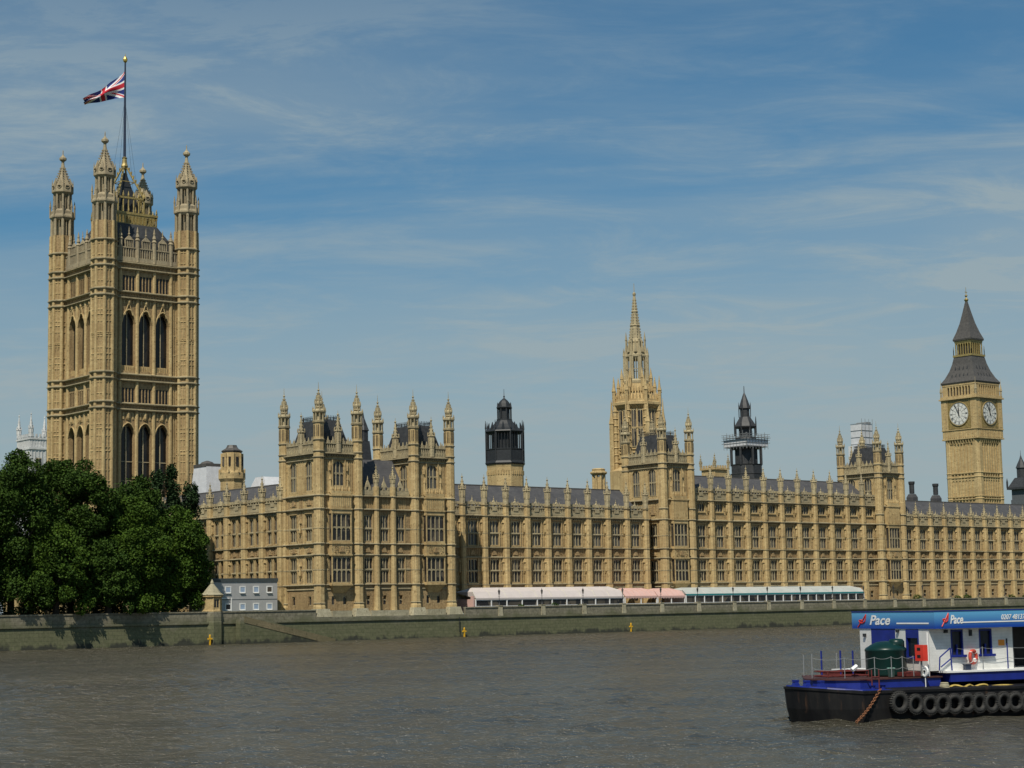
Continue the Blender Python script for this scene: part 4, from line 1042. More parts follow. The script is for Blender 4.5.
nm.torus((0, -.13, 0), (0, 1, 0), 3.32, .035, 40, 4); nm.torus((0, -.13, 0), (0, 1, 0), 2.35, .035, 40, 4); nm.torus((0, -.13, 0), (0, 1, 0), 1.2, .03, 30, 4)
ROM = {0: 'XII', 1: 'I', 2: 'II', 3: 'III', 4: 'IV', 5: 'V', 6: 'VI', 7: 'VII', 8: 'VIII', 9: 'IX', 10: 'X', 11: 'XI'}
def seg(mb, x0, z0, x1, z1, th, y0=-.16, y1=-.12):
    dx, dz_ = x1-x0, z1-z0; l = math.hypot(dx, dz_); nx, nz = -dz_/l*th/2, dx/l*th/2
    mb.add([(x0+nx,y0,z0+nz),(x1+nx,y0,z1+nz),(x1-nx,y0,z1-nz),(x0-nx,y0,z0-nz),(x0+nx,y1,z0+nz),(x1+nx,y1,z1+nz),(x1-nx,y1,z1-nz),(x0-nx,y1,z0-nz)],
           [(0,1,2,3),(7,6,5,4),(0,4,5,1),(1,5,6,2),(2,6,7,3),(3,7,4,0)])
for h_ in range(12):
    a = PI/2-h_*PI/6; s_ = ROM[h_]; wd_ = {'I': .17, 'V': .42, 'X': .42}; tot = sum(wd_[c_] for c_ in s_); x = -tot/2
    def tp(lx, lz): return (math.cos(a)*(2.83+lz)+math.sin(a)*lx, math.sin(a)*(2.83+lz)-math.cos(a)*lx)
    for c_ in s_:
        w2 = wd_[c_]; xm = x+w2/2
        strokes = {'I': [((0, -.36), (0, .36))], 'V': [((-.14, .36), (0, -.36)), ((.14, .36), (0, -.36))], 'X': [((-.14, .36), (.14, -.36)), ((.14, .36), (-.14, -.36))]}[c_]
        for (p0, p1) in strokes: A = tp(xm+p0[0], p0[1]); B = tp(xm+p1[0], p1[1]); seg(nm, A[0], A[1], B[0], B[1], .085)
        x += w2
for k in range(12): a = k*PI/6; seg(nm, math.cos(a)*1.25, math.sin(a)*1.25, math.cos(a)*2.3, math.sin(a)*2.3, .05)
nmm = nm.mesh('numerals', 'iron')
hd_ = MB(); am = math.radians(90+24); ah = math.radians(90+2)
seg(hd_, -math.cos(am)*.9, -math.sin(am)*.9, math.cos(am)*3.15, math.sin(am)*3.15, .17, -.34, -.28); seg(hd_, -math.cos(ah)*.6, -math.sin(ah)*.6, math.cos(ah)*2.0, math.sin(ah)*2.0, .34, -.26, -.2)
hdm = hd_.mesh('clock_hands', 'iron')
for k in range(4):
    a = k*PI/2; y = -He-.32; c, q = math.cos(a), math.sin(a)
    s_ = link('dial_surround', frm, et, (-y*q, y*c, 56.55-G), a); o = link('clock_dial', dmm, et, (-(y-.04)*q, (y-.04)*c, 56.55-G), a)
    link('numerals', nmm, o); link('clock_hands', hdm, o)

# ------------------------------------------------------------------ central octagonal spire tower
ct = thing('spire_tower', 'pale octagonal stone lantern tower with a tall slender spire behind the river wing', 'tower', (297.0, 309.23, G))
RC = 5.6
q = MB(dz); q.cyl(0, 0, [(RC+1.6, G), (RC+1.6, 31), (RC*.90, 32), (RC*.90, 46.6)], 8)
q.cyl(0, 0, [(RC*.95, 45.6), (RC*1.08, 46.4), (RC*1.08, 47.0), (RC*.98, 47.2), (RC*.98, 47.7), (RC*.84, 47.9), (RC*.64, 49.6), (3.0, 52.2)], 8)
for k in range(8):
    a = PI/8+k*PI/4; c, s_ = math.cos(a), math.sin(a)
    q.cyl(c*RC*.98, s_*RC*.98, [(.55, 30), (.55, 46.4)], 8)
    q.cyl(c*RC*1.03, s_*RC*1.03, [(.4, 46.4), (.4, 49.6), (.55, 49.7), (.3, 50.6), (.05, 53.2)], 6)
    q.cyl(c*RC*1.16, s_*RC*1.16, [(.62, 30), (.55, 42.0), (.68, 42.1), (.42, 43.3), (.25, 44.6), (.05, 47.8)], 6)     # outer buttress pinnacles
    q.tube((c*RC*1.15, s_*RC*1.15, 40.5), (c*RC*.95, s_*RC*.95, 43.5), .28, 5)
    q.tube((c*RC*.98, s_*RC*.98, 47.9), (c*3.2, s_*3.2, 51.8), .26, 5)
    q.cyl(c*4.6, s_*4.6, [(.42, 47.6), (.36, 50.4), (.46, 50.5), (.04, 53.0)], 6); q.cyl(c*3.7, s_*3.7, [(.4, 49), (.34, 52.6), (.44, 52.7), (.04, 55.2)], 6)
    for j in range(12):
        aa = a-PI/8; 
    a = k*PI/4; rr = RC*.90*math.cos(PI/8)
    for off in (-1.6, -1.42, 0, 1.42, 1.6): q.tube((math.cos(a)*rr-math.sin(a)*off, math.sin(a)*rr+math.cos(a)*off, 34), (math.cos(a)*rr-math.sin(a)*off, math.sin(a)*rr+math.cos(a)*off, 45.6), .2, 5)
for k in range(8):
    a = k*PI/4
    for j in range(5):
        off = (j-2)*.85
        for R_, z0_, h_ in ((RC*.95, 47.6, 1.7), (RC*.74, 49.6, 1.3)):
            o2 = off*R_/RC; rr = R_*math.cos(PI/8); cx, cy = math.cos(a)*rr-math.sin(a)*o2, math.sin(a)*rr+math.cos(a)*o2
            q.cyl(cx, cy, [(.22, z0_), (.2, z0_+h_*.5), (.03, z0_+h_)], 4)
    rr = RC*.93*math.cos(PI/8)
    for z_ in (33, 35.2, 36.0, 41.0, 45.8): q.tube((math.cos(a)*rr-math.sin(a)*2, math.sin(a)*rr+math.cos(a)*2, z_), (math.cos(a)*rr+math.sin(a)*2, math.sin(a)*rr-math.cos(a)*2, z_), .12, 4)
    a = PI/8+k*PI/4
    for z_ in np.arange(33, 46, 1.7): q.cyl(math.cos(a)*RC*.98, math.sin(a)*RC*.98, [(.56, z_), (.72, z_+.1), (.56, z_+.3)], 8)
part('octagon', q, 'stone', ct)
for k in range(8):
    a = k*PI/4+PI/2; rr = RC*.90*math.cos(PI/8)+.06; d = k*PI/4
    for off in (-.8, .8): window(ct, math.cos(d)*rr-math.sin(d)*off, math.sin(d)*rr+math.cos(d)*off, 36.5-G, 1.05, 8.7, 2, rz=a, trans=1, mu=.12, gl='glass')
q = MB(dz)
q.cyl(0, 0, [(3.2, 51.6), (3.3, 52.2), (3.0, 52.6)], 8)
for k in range(8):
    a = PI/8+k*PI/4; c, s_ = math.cos(a), math.sin(a)
    q.cyl(c*2.55, s_*2.55, [(.62, 52.0), (.55, 58.3), (.42, 58.4), (.05, 60.4)], 6)
    q.cyl(c*3.05, s_*3.05, [(.24, 50.6), (.2, 58.0), (.28, 58.1), (.04, 60.0)], 5)
    a = k*PI/4; c, s_ = math.cos(a), math.sin(a); q.tube((c*2.6, s_*2.6, 52.4), (c*2.6, s_*2.6, 57.6), .09, 4)
    q.tube((c*2.6-s_*.9, s_*2.6+c*.9, 55.0), (c*2.6+s_*.9, s_*2.6-c*.9, 55.0), .09, 4)
q.cyl(0, 0, [(2.5, 57.3), (2.95, 57.9), (2.95, 58.3), (2.5, 58.5), (2.15, 59.4), (1.85, 61.2), (2.0, 61.5), (1.5, 62.4)], 8)
for k in range(8):
    a = PI/8+k*PI/4; c, s_ = math.cos(a), math.sin(a); q.cyl(c*2.35, s_*2.35, [(.22, 59.4), (.22, 61.8), (.3, 61.9), (.03, 63.9)], 5)
    a = k*PI/4; q.frus(math.cos(a)*2.25-.35, math.cos(a)*2.25+.35, math.sin(a)*2.25-.35, math.sin(a)*2.25+.35, 59.0, math.cos(a)*2.05-.05, math.cos(a)*2.05+.05, math.sin(a)*2.05-.05, math.sin(a)*2.05+.05, 61.9)
part('upper_lantern', q, 'pinn', ct)
q = MB(dz); q.cyl(0, 0, [(1.5, 62.3), (1.12, 65.3), (1.28, 65.4), (1.28, 65.6), (1.02, 65.8), (.72, 68.6), (.86, 68.7), (.86, 68.9), (.66, 69.1), (.3, 72.6), (.42, 72.9), (.42, 73.2), (.1, 73.5), (.06, 75.6)], 8)
for k in range(8):
    a = PI/8+k*PI/4
    for j in range(14): u = j/14; rr = 1.5*(1-u)+.3*u; zc_ = 62.6+9.6*u; q.box(math.cos(a)*rr-.09, math.cos(a)*rr+.09, math.sin(a)*rr-.09, math.sin(a)*rr+.09, zc_-.1, zc_+.14)
part('spire', q, 'pinn', ct)

# ------------------------------------------------------------------ dark iron ventilation lanterns
v1 = thing('ventilation_tower', 'black iron octagonal ventilation lantern on a pale stone base', 'tower', (248.87, 300, G))
q = MB(dz); q.cyl(0, 0, [(4.05, G), (4.05, 29.6), (4.2, 30.3)], 8); 
for k in range(8):
    a = k*PI/4
    for j in (-2, -1, 0, 1, 2): 
        rr = 4.05*math.cos(PI/8); off = j*.55; cx, cy = math.cos(a)*rr-math.sin(a)*off, math.sin(a)*rr+math.cos(a)*off; q.box(cx-.13, cx+.13, cy-.13, cy+.13, 28.0, 28.9)
part('stone_base', q, 'stone', v1)
def zsq(mb, z0, f_):
    mb.v = [(x, y, z if z < z0+.65 else z0+.65+(z-z0-.65)*f_) for x, y, z in mb.v]; return mb
q = MB(dz); q.cyl(0, 0, [(4.3, 30.2), (4.45, 30.5), (4.3, 30.9), (4.15, 31.0), (4.15, 33.2), (4.25, 33.4), (4.25, 33.6)], 8)
for k in range(8):
    a = PI/8+k*PI/4; c, s_ = math.cos(a), math.sin(a)
    q.cyl(c*4.0, s_*4.0, [(.22, 33.5), (.22, 38.6)], 6); q.cyl(c*4.25, s_*4.25, [(.12, 30.5), (.12, 39.5), (.2, 39.6), (.04, 42.0)], 5)
    a = k*PI/4; rr = 4.0*math.cos(PI/8)
    for off in (-1.0, -.35, .35, 1.0): q.tube((math.cos(a)*rr-math.sin(a)*off, math.sin(a)*rr+math.cos(a)*off, 31.2), (math.cos(a)*rr-math.sin(a)*off, math.sin(a)*rr+math.cos(a)*off, 38.4), .09, 4)
q.cyl(0, 0, [(3.0, 33.5), (3.0, 38.4)], 8)
q.cyl(0, 0, [(4.05, 38.2), (4.4, 38.7), (4.3, 39.0), (3.3, 39.8), (2.4, 41.0), (1.75, 42.1), (1.75, 42.5)], 8)
for k in range(8): a = k*PI/4; q.frus(math.cos(a)*3.6-.3, math.cos(a)*3.6+.3, math.sin(a)*3.6-.3, math.sin(a)*3.6+.3, 39.0, math.cos(a)*3.3-.05, math.cos(a)*3.3+.05, math.sin(a)*3.3-.05, math.sin(a)*3.3+.05, 41.5)
part('louvred_stage', zsq(q, 33.5, .718), 'iron', v1)
q = MB(dz); q.cyl(0, 0, [(1.2, 42.4), (1.2, 45.8)], 8)
for k in range(8): a = PI/8+k*PI/4; q.cyl(math.cos(a)*1.5, math.sin(a)*1.5, [(.14, 42.4), (.14, 46.0), (.16, 46.3), (.03, 47.6)], 5)
q.cyl(0, 0, [(1.6, 45.6), (1.8, 46.0), (1.5, 46.3), (1.35, 47.2), (.85, 48.1), (.3, 48.7), (.1, 49.1), (.22, 49.4), (.06, 49.7), (.04, 51.6)], 8)
part('cupola', zsq(q, 33.5, .718), 'iron', v1)
v2 = thing('ventilation_tower', 'dark iron ventilation spire wrapped in scaffolding at mid height', 'tower', (329.14, 305, G))
q = MB(dz); q.cyl(0, 0, [(4.2, G), (4.2, 30.9), (4.3, 31.2), (3.9, 31.3), (3.9, 33.2), (4.05, 33.5)], 8)
for k in range(8):
    a = PI/8+k*PI/4; q.cyl(math.cos(a)*3.85, math.sin(a)*3.85, [(.3, 33.3), (.3, 37.6)], 6)
q.cyl(0, 0, [(2.9, 33.4), (2.9, 37.6)], 8); q.cyl(0, 0, [(4.0, 37.3), (4.2, 37.6), (3.6, 38.4), (2.9, 39.6), (2.6, 40.4)], 8)
for k in range(8):
    a = PI/8+k*PI/4; q.cyl(math.cos(a)*2.5, math.sin(a)*2.5, [(.16, 40.2), (.16, 43.4)], 5); q.cyl(math.cos(a)*2.8, math.sin(a)*2.8, [(.12, 41), (.12, 44.4), (.02, 46.2)], 4)
q.cyl(0, 0, [(1.7, 40.2), (1.7, 43.4)], 8); q.cyl(0, 0, [(2.7, 43.0), (2.85, 43.4), (2.2, 44.6), (1.6, 45.6), (1.45, 46.0), (1.2, 46.1), (1.2, 48.2), (1.55, 48.4), (1.45, 48.8), (.9, 50.6), (.35, 52.2), (.12, 52.8), (.08, 54.6)], 8)
for k in range(4): a = PI/8+k*PI/2; q.cyl(math.cos(a)*1.5, math.sin(a)*1.5, [(.1, 46), (.1, 49.2), (.02, 50.2)], 4)
part('iron_spire', zsq(q, 37.6, .89), 'iron_roof', v2)
sc = thing('scaffold', 'pale sheeted scaffold ring with poles round the dark spire', 'scaffolding', (329.14, 305, 37.6))
q = MB()
RS = 3.7
q.box(-RS, RS, -RS, RS, .0, .14)
part('platform', q, 'steel', sc)
q = MB()
for s_ in (-1, 1): q.box(-RS, RS, s_*RS-.04, s_*RS+.04, .25, 1.9); q.box(s_*RS-.04, s_*RS+.04, -RS+.05, RS-.05, .25, 1.9)
part('sheeting', q, 'sheet', sc)
q = MB()
for i in range(8):
    x = -RS+2*RS*i/7
    for s_ in (-1, 1): 
        hh = 2.9+random.random()*1.6
        q.tube((x, s_*(RS+.12), -.5), (x, s_*(RS+.12), hh), .05, 4); q.tube((s_*(RS+.12), x, -.5), (s_*(RS+.12), x, hh), .05, 4)
for z in (1.0, 1.7, 2.6, 3.1):
    e = RS+.7
    for s_ in (-1, 1): q.tube((-e, s_*(RS+.12), z), (e, s_*(RS+.12), z), .05, 4); q.tube((s_*(RS+.12), -e, z), (s_*(RS+.12), e, z), .05, 4)
q.box(-RS-.6, RS+.6, -RS-.6, -RS+.6, 2.2, 2.28); q.box(-RS-.6, -RS+.6, -RS+.62, RS, 2.2, 2.28)
part('poles', q, 'steel', sc)

# ------------------------------------------------------------------ things behind the roofs
oc = thing('stone_turret', 'squat octagonal stone turret with a flat leaded cap behind the south wing', 'turret', (181.68, 300, G))
q = MB(dz); q.cyl(0, 0, [(2.2, G), (2.2, 24.6), (2.55, 25.2), (2.55, 26.3), (2.15, 26.4), (2.0, 26.8), (1.95, 30.0), (1.7, 30.2)], 8)
for k in range(8): a = PI/8+k*PI/4; q.cyl(math.cos(a)*1.98, math.sin(a)*1.98, [(.2, 26.4), (.2, 30)], 5)
for k in range(8): a = k*PI/4; q.arch(0, .01, 0, .001, .002, 0, .01, 2); q.cyl(math.cos(a)*2.45, math.sin(a)*2.45, [(.15, 26.3), (.15, 26.9), (.02, 27.2)], 4)
part('shaft', q, 'stone', oc)
q = MB(dz); q.cyl(0, 0, [(1.9, 30.2), (2.05, 30.5), (1.2, 31.0), (1.0, 31.3), (.9, 31.6)], 8); part('cap', q, 'lead', oc)
q = MB(dz)
for k in (0, 1, 2, 3, 7): a = k*PI/4; rr = 1.86; q.box(math.cos(a)*rr-.22, math.cos(a)*rr+.22, math.sin(a)*rr-.22, math.sin(a)*rr+.22, 27.6, 29.3)
for k in (4, 5, 6): a = k*PI/4; rr = 1.72; q.box(math.cos(a)*rr-.24, math.cos(a)*rr+.24, math.sin(a)*rr-.24, math.sin(a)*rr+.24, 27.6, 29.3)
part('louvre', q, 'glass', oc)
def chim(label, x, y, z0, z1, r=.62, stone=False):
    t_ = thing('chimney', label, 'chimney', (x, y, G)); q = MB(dz)
    if stone:
        q.cyl(0, 0, [(1.3, G), (1.3, z1-1.8)], 8)
        for k in range(8): a = PI/8+k*PI/4; q.cyl(math.cos(a)*1.3, math.sin(a)*1.3, [(.3, z0), (.3, z1-1.2)], 5)
        q.cyl(0, 0, [(1.5, z1-1.5), (2.0, z1-1.1), (2.0, z1-.8), (1.5, z1-.6), (1.6, z1-.2), (1.2, z1)], 8)
        part('stack', q, 'stone', t_)
    else:
        q.box(-.95, .95, -.95, .95, G, z0); q.frus(-.95, .95, -.95, .95, z0, -r, r, -r, r, z0+.8); part('base', q, 'slate', t_)
        q = MB(dz); q.cyl(0, 0, [(r, z0+.9), (r, z1-.8), (r*1.25, z1-.5), (r*1.25, z1)], 8); part('stack', q, 'iron_roof', t_)
    return t_
chim('left of the two dark chimney stacks between the river tower and the clock tower', 354.0, 275, 24.4, 28.2)
chim('right of the two dark chimney stacks between the river tower and the clock tower', 363.8, 275.5, 24.4, 28.0)
chim('round stone chimney turret left of the octagonal spire, above the slate roof', 275.74, 300, 25, 30.4, stone=True)
q = MB(dz); kk = thing('stone_turret', 'small stone turret with four corner pinnacles on the roof left of the scaffolded spire', 'turret', (302.33, 290, G))
q.box(-2.1, 2.1, -2.1, 2.1, G, 30.2); q.box(-2.4, 2.4, -2.4, 2.4, 30.2, 30.6)
for i in range(6):
    for s_ in (-1, 1): q.box(-2.2+i*.8, -1.8+i*.8, s_*2.2-.1, s_*2.2+.1, 30.6, 31.2); q.box(s_*2.2-.1, s_*2.2+.1, -2.2+i*.8, -1.8+i*.8, 30.6, 31.2)
part('shaft', q, 'stone', kk)
pmm = pinnacle_mb(.26, 30.6, 1.0, 1.9, dz).mesh('pinnacle', 'pinn')
for sx in (-1, 1):
    for sy in (-1, 1): link('pinnacle', pmm, kk, (sx*2.2, sy*2.2, 0))
wr = thing('wrapped_scaffold', 'stepped tower of white sheeted scaffolding behind the right river tower', 'scaffolding', (403.4, 330, G))
q = MB(dz); q.box(-2.1, 2.3, -2, 2, G, 49.2); q.box(-4.0, -2.12, -1.5, 1.5, G, 43.0); part('sheeting', q, 'sheet', wr)
q = MB(dz)
for z in np.arange(36, 49.6, 1.9):
    for s_ in (-1,): q.tube((-2.2, -2.08, z), (2.4, -2.08, z), .06, 4); q.tube((-2.18, -2.1, z), (-2.18, 2.1, z), .06, 4)
for x in (-2.2, -.7, .9, 2.4): q.tube((x, -2.1, 34), (x, -2.1, 50.6), .06, 4)
q.box(.2, 2.1, -1.8, 1.8, 49.25, 49.8)
part('poles', q, 'steel', wr)
dr = thing('dark_roof_turret', 'dark roofed turret at the right edge of the photo beyond the clock tower', 'tower', (609, 420, G))
q = MB(dz); q.box(-3.2, 3.2, -3.2, 3.2, G, 38); q.box(-2.9, 2.9, -2.9, 2.9, 38, 42); part('tower', q, 'brick', dr)
q = MB(dz); q.box(-4.2, 4.2, -4.2, 4.2, 42, 42.8); q.frus(-3.9, 3.9, -3.9, 3.9, 42.8, -1.9, 1.9, -1.9, 1.9, 46.6); q.cyl(0, 0, [(1.8, 46.6), (1.8, 50.2), (2.2, 50.4), (1.5, 52), (.6, 53.8), (.1, 55.4), (.05, 57.2)], 8)
for sx in (-1, 1):
    for sy in (-1, 1): q.cyl(sx*4, sy*4, [(.4, 42.8), (.4, 45), (.05, 46.5)], 6)
part('roof', q, 'iron_roof', dr)
ab = thing('abbey_tower', 'pale stone abbey tower with three pinnacles at the left edge behind the trees', 'tower', (228.0, 481, G))
q = MB(dz); q.box(-6.0, 6.0, -6.0, 6.0, G, 46.4); q.box(-6.4, 6.4, -6.4, 6.4, 46.4, 47.0); q.box(-5.9, 5.9, -5.9, 5.9, 47.0, 50.0); q.box(-6.2, 6.2, -6.2, 6.2, 49.2, 49.7)
for k in range(4):
    d1 = MB(dz)
    for i in range(7): d1.box(-5.3+i*1.6, -4.5+i*1.6, -6.1, -5.8, 50.0, 50.8); 
    for i in range(8): d1.box(-5.5+i*1.45, -5.2+i*1.45, -6.2, -6.0, 30, 46.2)
    for i in range(10): d1.box(-5.4+i*1.15, -5.0+i*1.15, -6.0, -5.9, 47.3, 49.1)
    q.merge(d1, k*PI/2)
q.v = [(x*.72, y*.72, z) for x, y, z in q.v]; part('wall', q, 'white_stone', ab)
pm2 = pinnacle_mb(.62, 50.0, 2.4, 4.2, dz).mesh('pinnacle', 'white_stone')
for sx in (-1, 1):
    for sy in (-1, 1): link('pinnacle', pm2, ab, (sx*3.85, sy*3.85, 0))
for k in range(4):
    a = k*PI/2; c, s_ = math.cos(a), math.sin(a)
    for x in (-2.4, 2.4): window(ab, x*.72*c+4.4*s_, x*.72*s_-4.4*c, 34-G, 1.6, 10, 2, rz=a, gl='glass_b')
b1 = thing('sheeted_roof', 'white sheeted temporary roof with a dark flat top beside the great square tower', 'roof', (184.0, 312, G))
q = MB(dz); q.frus(-2.6, 2.6, -3, 3, 23.0, -2.2, 1.6, -2.4, 2.4, 28.3); part('sheeting', q, 'sheet', b1)
q = MB(dz); q.box(-2.6, 2.6, -3, 3, G, 23.0); part('base', q, 'stone', b1)
q = MB(dz); q.box(-2.3, 1.2, -2.4, 2.4, 28.3, 28.9); q.cyl(-.6, 0, [(1.5, 28.9), (1.1, 29.3), (.2, 29.6)], 10); part('cap', q, 'lead', b1)
b2_ = thing('sheeted_roof', 'low white sheeted roof seen just left of the left corner tower', 'roof', (197.5, 305, G))
q = MB(dz); q.box(-7, 3.5, -3, 3, G, 24); part('base', q, 'stone', b2_)
q = MB(dz); q.frus(-7, 3.5, -3, 3, 24.0, -6.6, 3.3, -1.5, 1.5, 26.2); part('sheeting', q, 'sheet', b2_)
q = MB(dz); q.cyl(0, 0, [(.25, 27), (.2, 29.4), (.03, 31.8)], 6); part('finial', q, 'lead', b2_)

# ------------------------------------------------------------------ terrace: marquees, lamps, plants
def marquee(label, x0, x1, canvas, low, valance, posts, step, zr=3.55, ze=1.75, glaz=True, scallop=False):
    t_ = thing('marquee', label, 'marquee', ((x0+x1)/2, 256.2, G)); hx_ = (x1-x0)/2; dz = -G
    q = MB(dz); y0, y1, ym = 0, 6.4, 1.7
    zm = ze+(zr-ze)*.62
    q.add([(-hx_,y0,ze+.05),(hx_,y0,ze+.05),(hx_,ym*.55,zm),(-hx_,ym*.55,zm),(hx_-1.5,ym+1.2,zr),(-hx_+1.5,ym+1.2,zr),(hx_-.2,y1,zm),(-hx_+.2,y1,zm)],
          [(0,1,2,3),(3,2,4,5),(5,4,6,7),(0,3,5,7),(1,6,4,2)])
    n = int((x1-x0)/step)
    part('roof', q, canvas, t_)
    q = MB(dz)
    for i in range(n+1):                   # canvas ribs, slightly raised, give the scalloped bays
        x = -hx_+2*hx_*i/n; q.tube((x, y0-.01, ze+.08), (x, ym*.55, zm+.03), .05, 4); q.tube((x, ym*.55, zm+.03), (min(max(x, -hx_+1.5), hx_-1.5), ym+1.2, zr+.02), .04, 4)
    part('ribs', q, low, t_)
    q = MB(dz); q.box(-hx_, hx_, -.05, .0, ze-.18, ze+.12); 
    if scallop:
        for i in range(n*2): x = -hx_+hx_*(i+.5)/n; q.arch(x, hx_/n/2*.98, ze-.45, ze-.2, ze-.181, -.05, 0, 4)
    part('valance', q, valance, t_)
    if glaz:
        q = MB(dz); q.box(-hx_+.05, hx_-.05, .15, .19, G, ze-.12); part('glazing', q, 'glass', t_)
        q = MB(dz); q.box(-hx_+.1, hx_-.1, 6.2, 6.25, G, 2.2)
        for s_ in (-1, 1): q.box(s_*(hx_-.1)-.04, s_*(hx_-.1)+.04, .22, 6.2, G, ze-.05)
        part('side_panels', q, low, t_)
    q = MB(dz)
    np_ = int((x1-x0)/posts)
    for i in range(np_+1): x = -hx_+2*hx_*i/np_; q.box(x-.09, x+.09, .0, .14, G, ze-.1)
    q.box(-hx_, hx_, .03, .14, ze-.32, ze-.19); q.box(-hx_, hx_, .05, .14, .38, .46)
    part('frame', q, 'white', t_)
    return t_
marquee('long white canvas marquee with a pink end at the foot of the lower wing', 205.2, 241.2, 'marq_white', 'marq_cream', 'marq_white', 3.4, 3.4, 3.75, 1.75)
marquee('pink scalloped awning between the white marquee and the grey marquee, left half', 241.6, 250.0, 'marq_pink', 'marq_pink', 'marq_pink', 4.2, 1.4, 3.4, 1.75, glaz=False, scallop=True)
marquee('pink scalloped awning touching the long grey marquee, right half', 250.3, 257.6, 'marq_pink', 'marq_pink', 'marq_pink', 3.6, 1.4, 3.3, 1.7, glaz=False, scallop=True)
marquee('very long grey-white canvas marquee with a teal valance at the foot of the taller wing', 258.0, 311.9, 'marq_grey', 'marq_white', 'teal', 2.45, 4.9, 3.4, 2.0)
q = MB(); q.box(0, .06, .2, 6.2, 0, 2.35); q.box(-.3, 0, .1, .8, 0, 2.9)
o = part('end_panel', q, 'marq_pink', None); o.location = (204.85, 256.1, G); tag(o, 'pink end panel closing the left end of the white marquee', 'panel')
# lamps on the wall piers
lmp = thing('terrace_lamp', 'x', 'lamp post', (0, 0, 0))
q = MB(); q.cyl(0, 0, [(.2, 0), (.11, .25), (.05, .5), (.045, 1.7), (.12, 1.75), (.05, 1.85)], 8); q.tube((-.25, 0, 1.45), (.25, 0, 1.45), .03, 4); part('post', q, 'iron', lmp)
q = MB(); q.cyl(0, 0, [(.12, 1.85), (.2, 2.4)], 6); part('lantern', q, 'glass_b', lmp)
q = MB(); q.cyl(0, 0, [(.24, 2.4), (.18, 2.5), (.06, 2.65), (.03, 2.9)], 6); part('lantern_cap', q, 'iron', lmp)
ORD = ['first', 'second', 'third', 'fourth', 'fifth', 'sixth', 'seventh', 'eighth', 'ninth', 'tenth', 'eleventh', 'twelfth', 'thirteenth', 'fourteenth', 'fifteenth', 'sixteenth', 'seventeenth', 'eighteenth']
def lamp_where(x):
    return 'before the white marquee' if x < 241 else 'before the pink awnings' if x < 258 else 'before the long grey marquee' if x < 312 else 'right of the marquees'
for i in range(18):
    x = 208.7+10.03*i; o = lmp if i == 0 else copy_tree(lmp); o.location = (x, 253.95, .63)
    o['label'] = '%s lamp post from the left, on the wall %s' % (ORD[i], lamp_where(x)); o['category'] = 'lamp post'; o['group'] = 'lamp posts on the terrace wall'
# flood level markers
ym_ = thing('tide_marker', 'x', 'marker', (0, 0, 0))
q = MB(); q.box(-.11, .11, -.1, .1, -.7, .75); q.box(-.38, .38, -.13, .13, .3, .52); q.cyl(0, 0, [(.16, .75), (.12, 1.0), (.02, 1.1)], 6); part('post', q, 'yellow', ym_)
for i, (x, lb_) in enumerate([(149.2, 'yellow cross shaped marker at the waterline below the stone kiosk'), (199.9, 'yellow cross shaped marker on the wall below the right corner tower'), (239.8, 'yellow cross shaped marker on the wall below the pink awnings')]):
    o = ym_ if i == 0 else copy_tree(ym_); o.location = (x, 252.95, -4.25 if i else -4.2); tag(o, lb_, 'marker', 'yellow markers on the river wall')
    if i == 0: o.location.z = -4.3

ld = MB(); ld.box(-.09, -.04, -.1, -.05, -2.6, 0); ld.box(.04, .09, -.1, -.05, -2.6, 0)
for k in range(9): ld.box(-.04, .04, -.09, -.06, -2.5+k*.3, -2.46+k*.3)
o = part('wall_ladder', ld, 'iron', None); o.location = (199.1, 253.35, -1.35); tag(o, 'thin dark ladder on the river wall above the middle yellow marker', 'ladder')
# kiosk, cabins
ks = thing('stone_kiosk', 'small honey stone kiosk with a pointed roof on the river wall beside the trees', 'kiosk', (150.55, 254.6, -1.4))
q = MB(1.4); q.cyl(0, 0, [(1.85, -9), (1.8, -1.3), (1.75, -1.2), (1.75, .3)], 8); part('base', q, 'wall', ks)
q = MB(1.4); q.cyl(0, 0, [(1.6, .31), (1.6, .5), (1.45, .6), (1.45, 2.5), (1.75, 2.65), (1.75, 2.95)], 8)
for k in range(8): a = PI/8+k*PI/4; q.cyl(math.cos(a)*1.42, math.sin(a)*1.42, [(.13, .5), (.13, 2.6)], 5)
part('wall', q, 'stone', ks)
q = MB(1.4); q.cyl(0, 0, [(1.85, 2.95), (1.4, 3.25), (1.0, 3.8), (.5, 4.4), (.25, 4.7), (.28, 4.85), (.05, 5.4)], 8); part('roof', q, 'plinth', ks)
q = MB(1.4)
for o_ in (-.26, .22): q.box(o_-.17, o_+.17, -1.36, -1.2, 1.0, 2.2)
part('window', q, 'glass', ks)
cbn = thing('site_cabin', 'two storey grey prefabricated site cabin with small white framed windows', 'cabin', (161.3, 262.3, G))
q = MB(dz); q.box(-6.3, 6.3, 0, 3, G, 5.1); part('wall', q, 'grey_cabin', cbn)
q = MB(dz); q.box(-6.4, 6.4, -.1, 3.1, 5.1, 5.7); q.box(-6.32, 6.32, -.03, 0, 2.2, 2.28); part('roof', q, 'dark_cabin', cbn)
wf = MB(); wf.box(-.58, .58, -.07, .0, -.55, -.40); wf.box(-.58, .58, -.07, 0, .40, .55); wf.box(-.58, -.42, -.07, 0, -.40, .40); wf.box(.42, .58, -.07, 0, -.4, .4); wf.box(-.5, .5, -.2, -.07, -.62, -.55)
wfm = wf.mesh('window_frame', 'white')
wp1 = MB(); wp1.box(-.42, .42, -.035, -.005, -.4, .4); pm_a = wp1.mesh('pane', 'blue_pale'); pm_b = wp1.mesh('pane', 'glass')
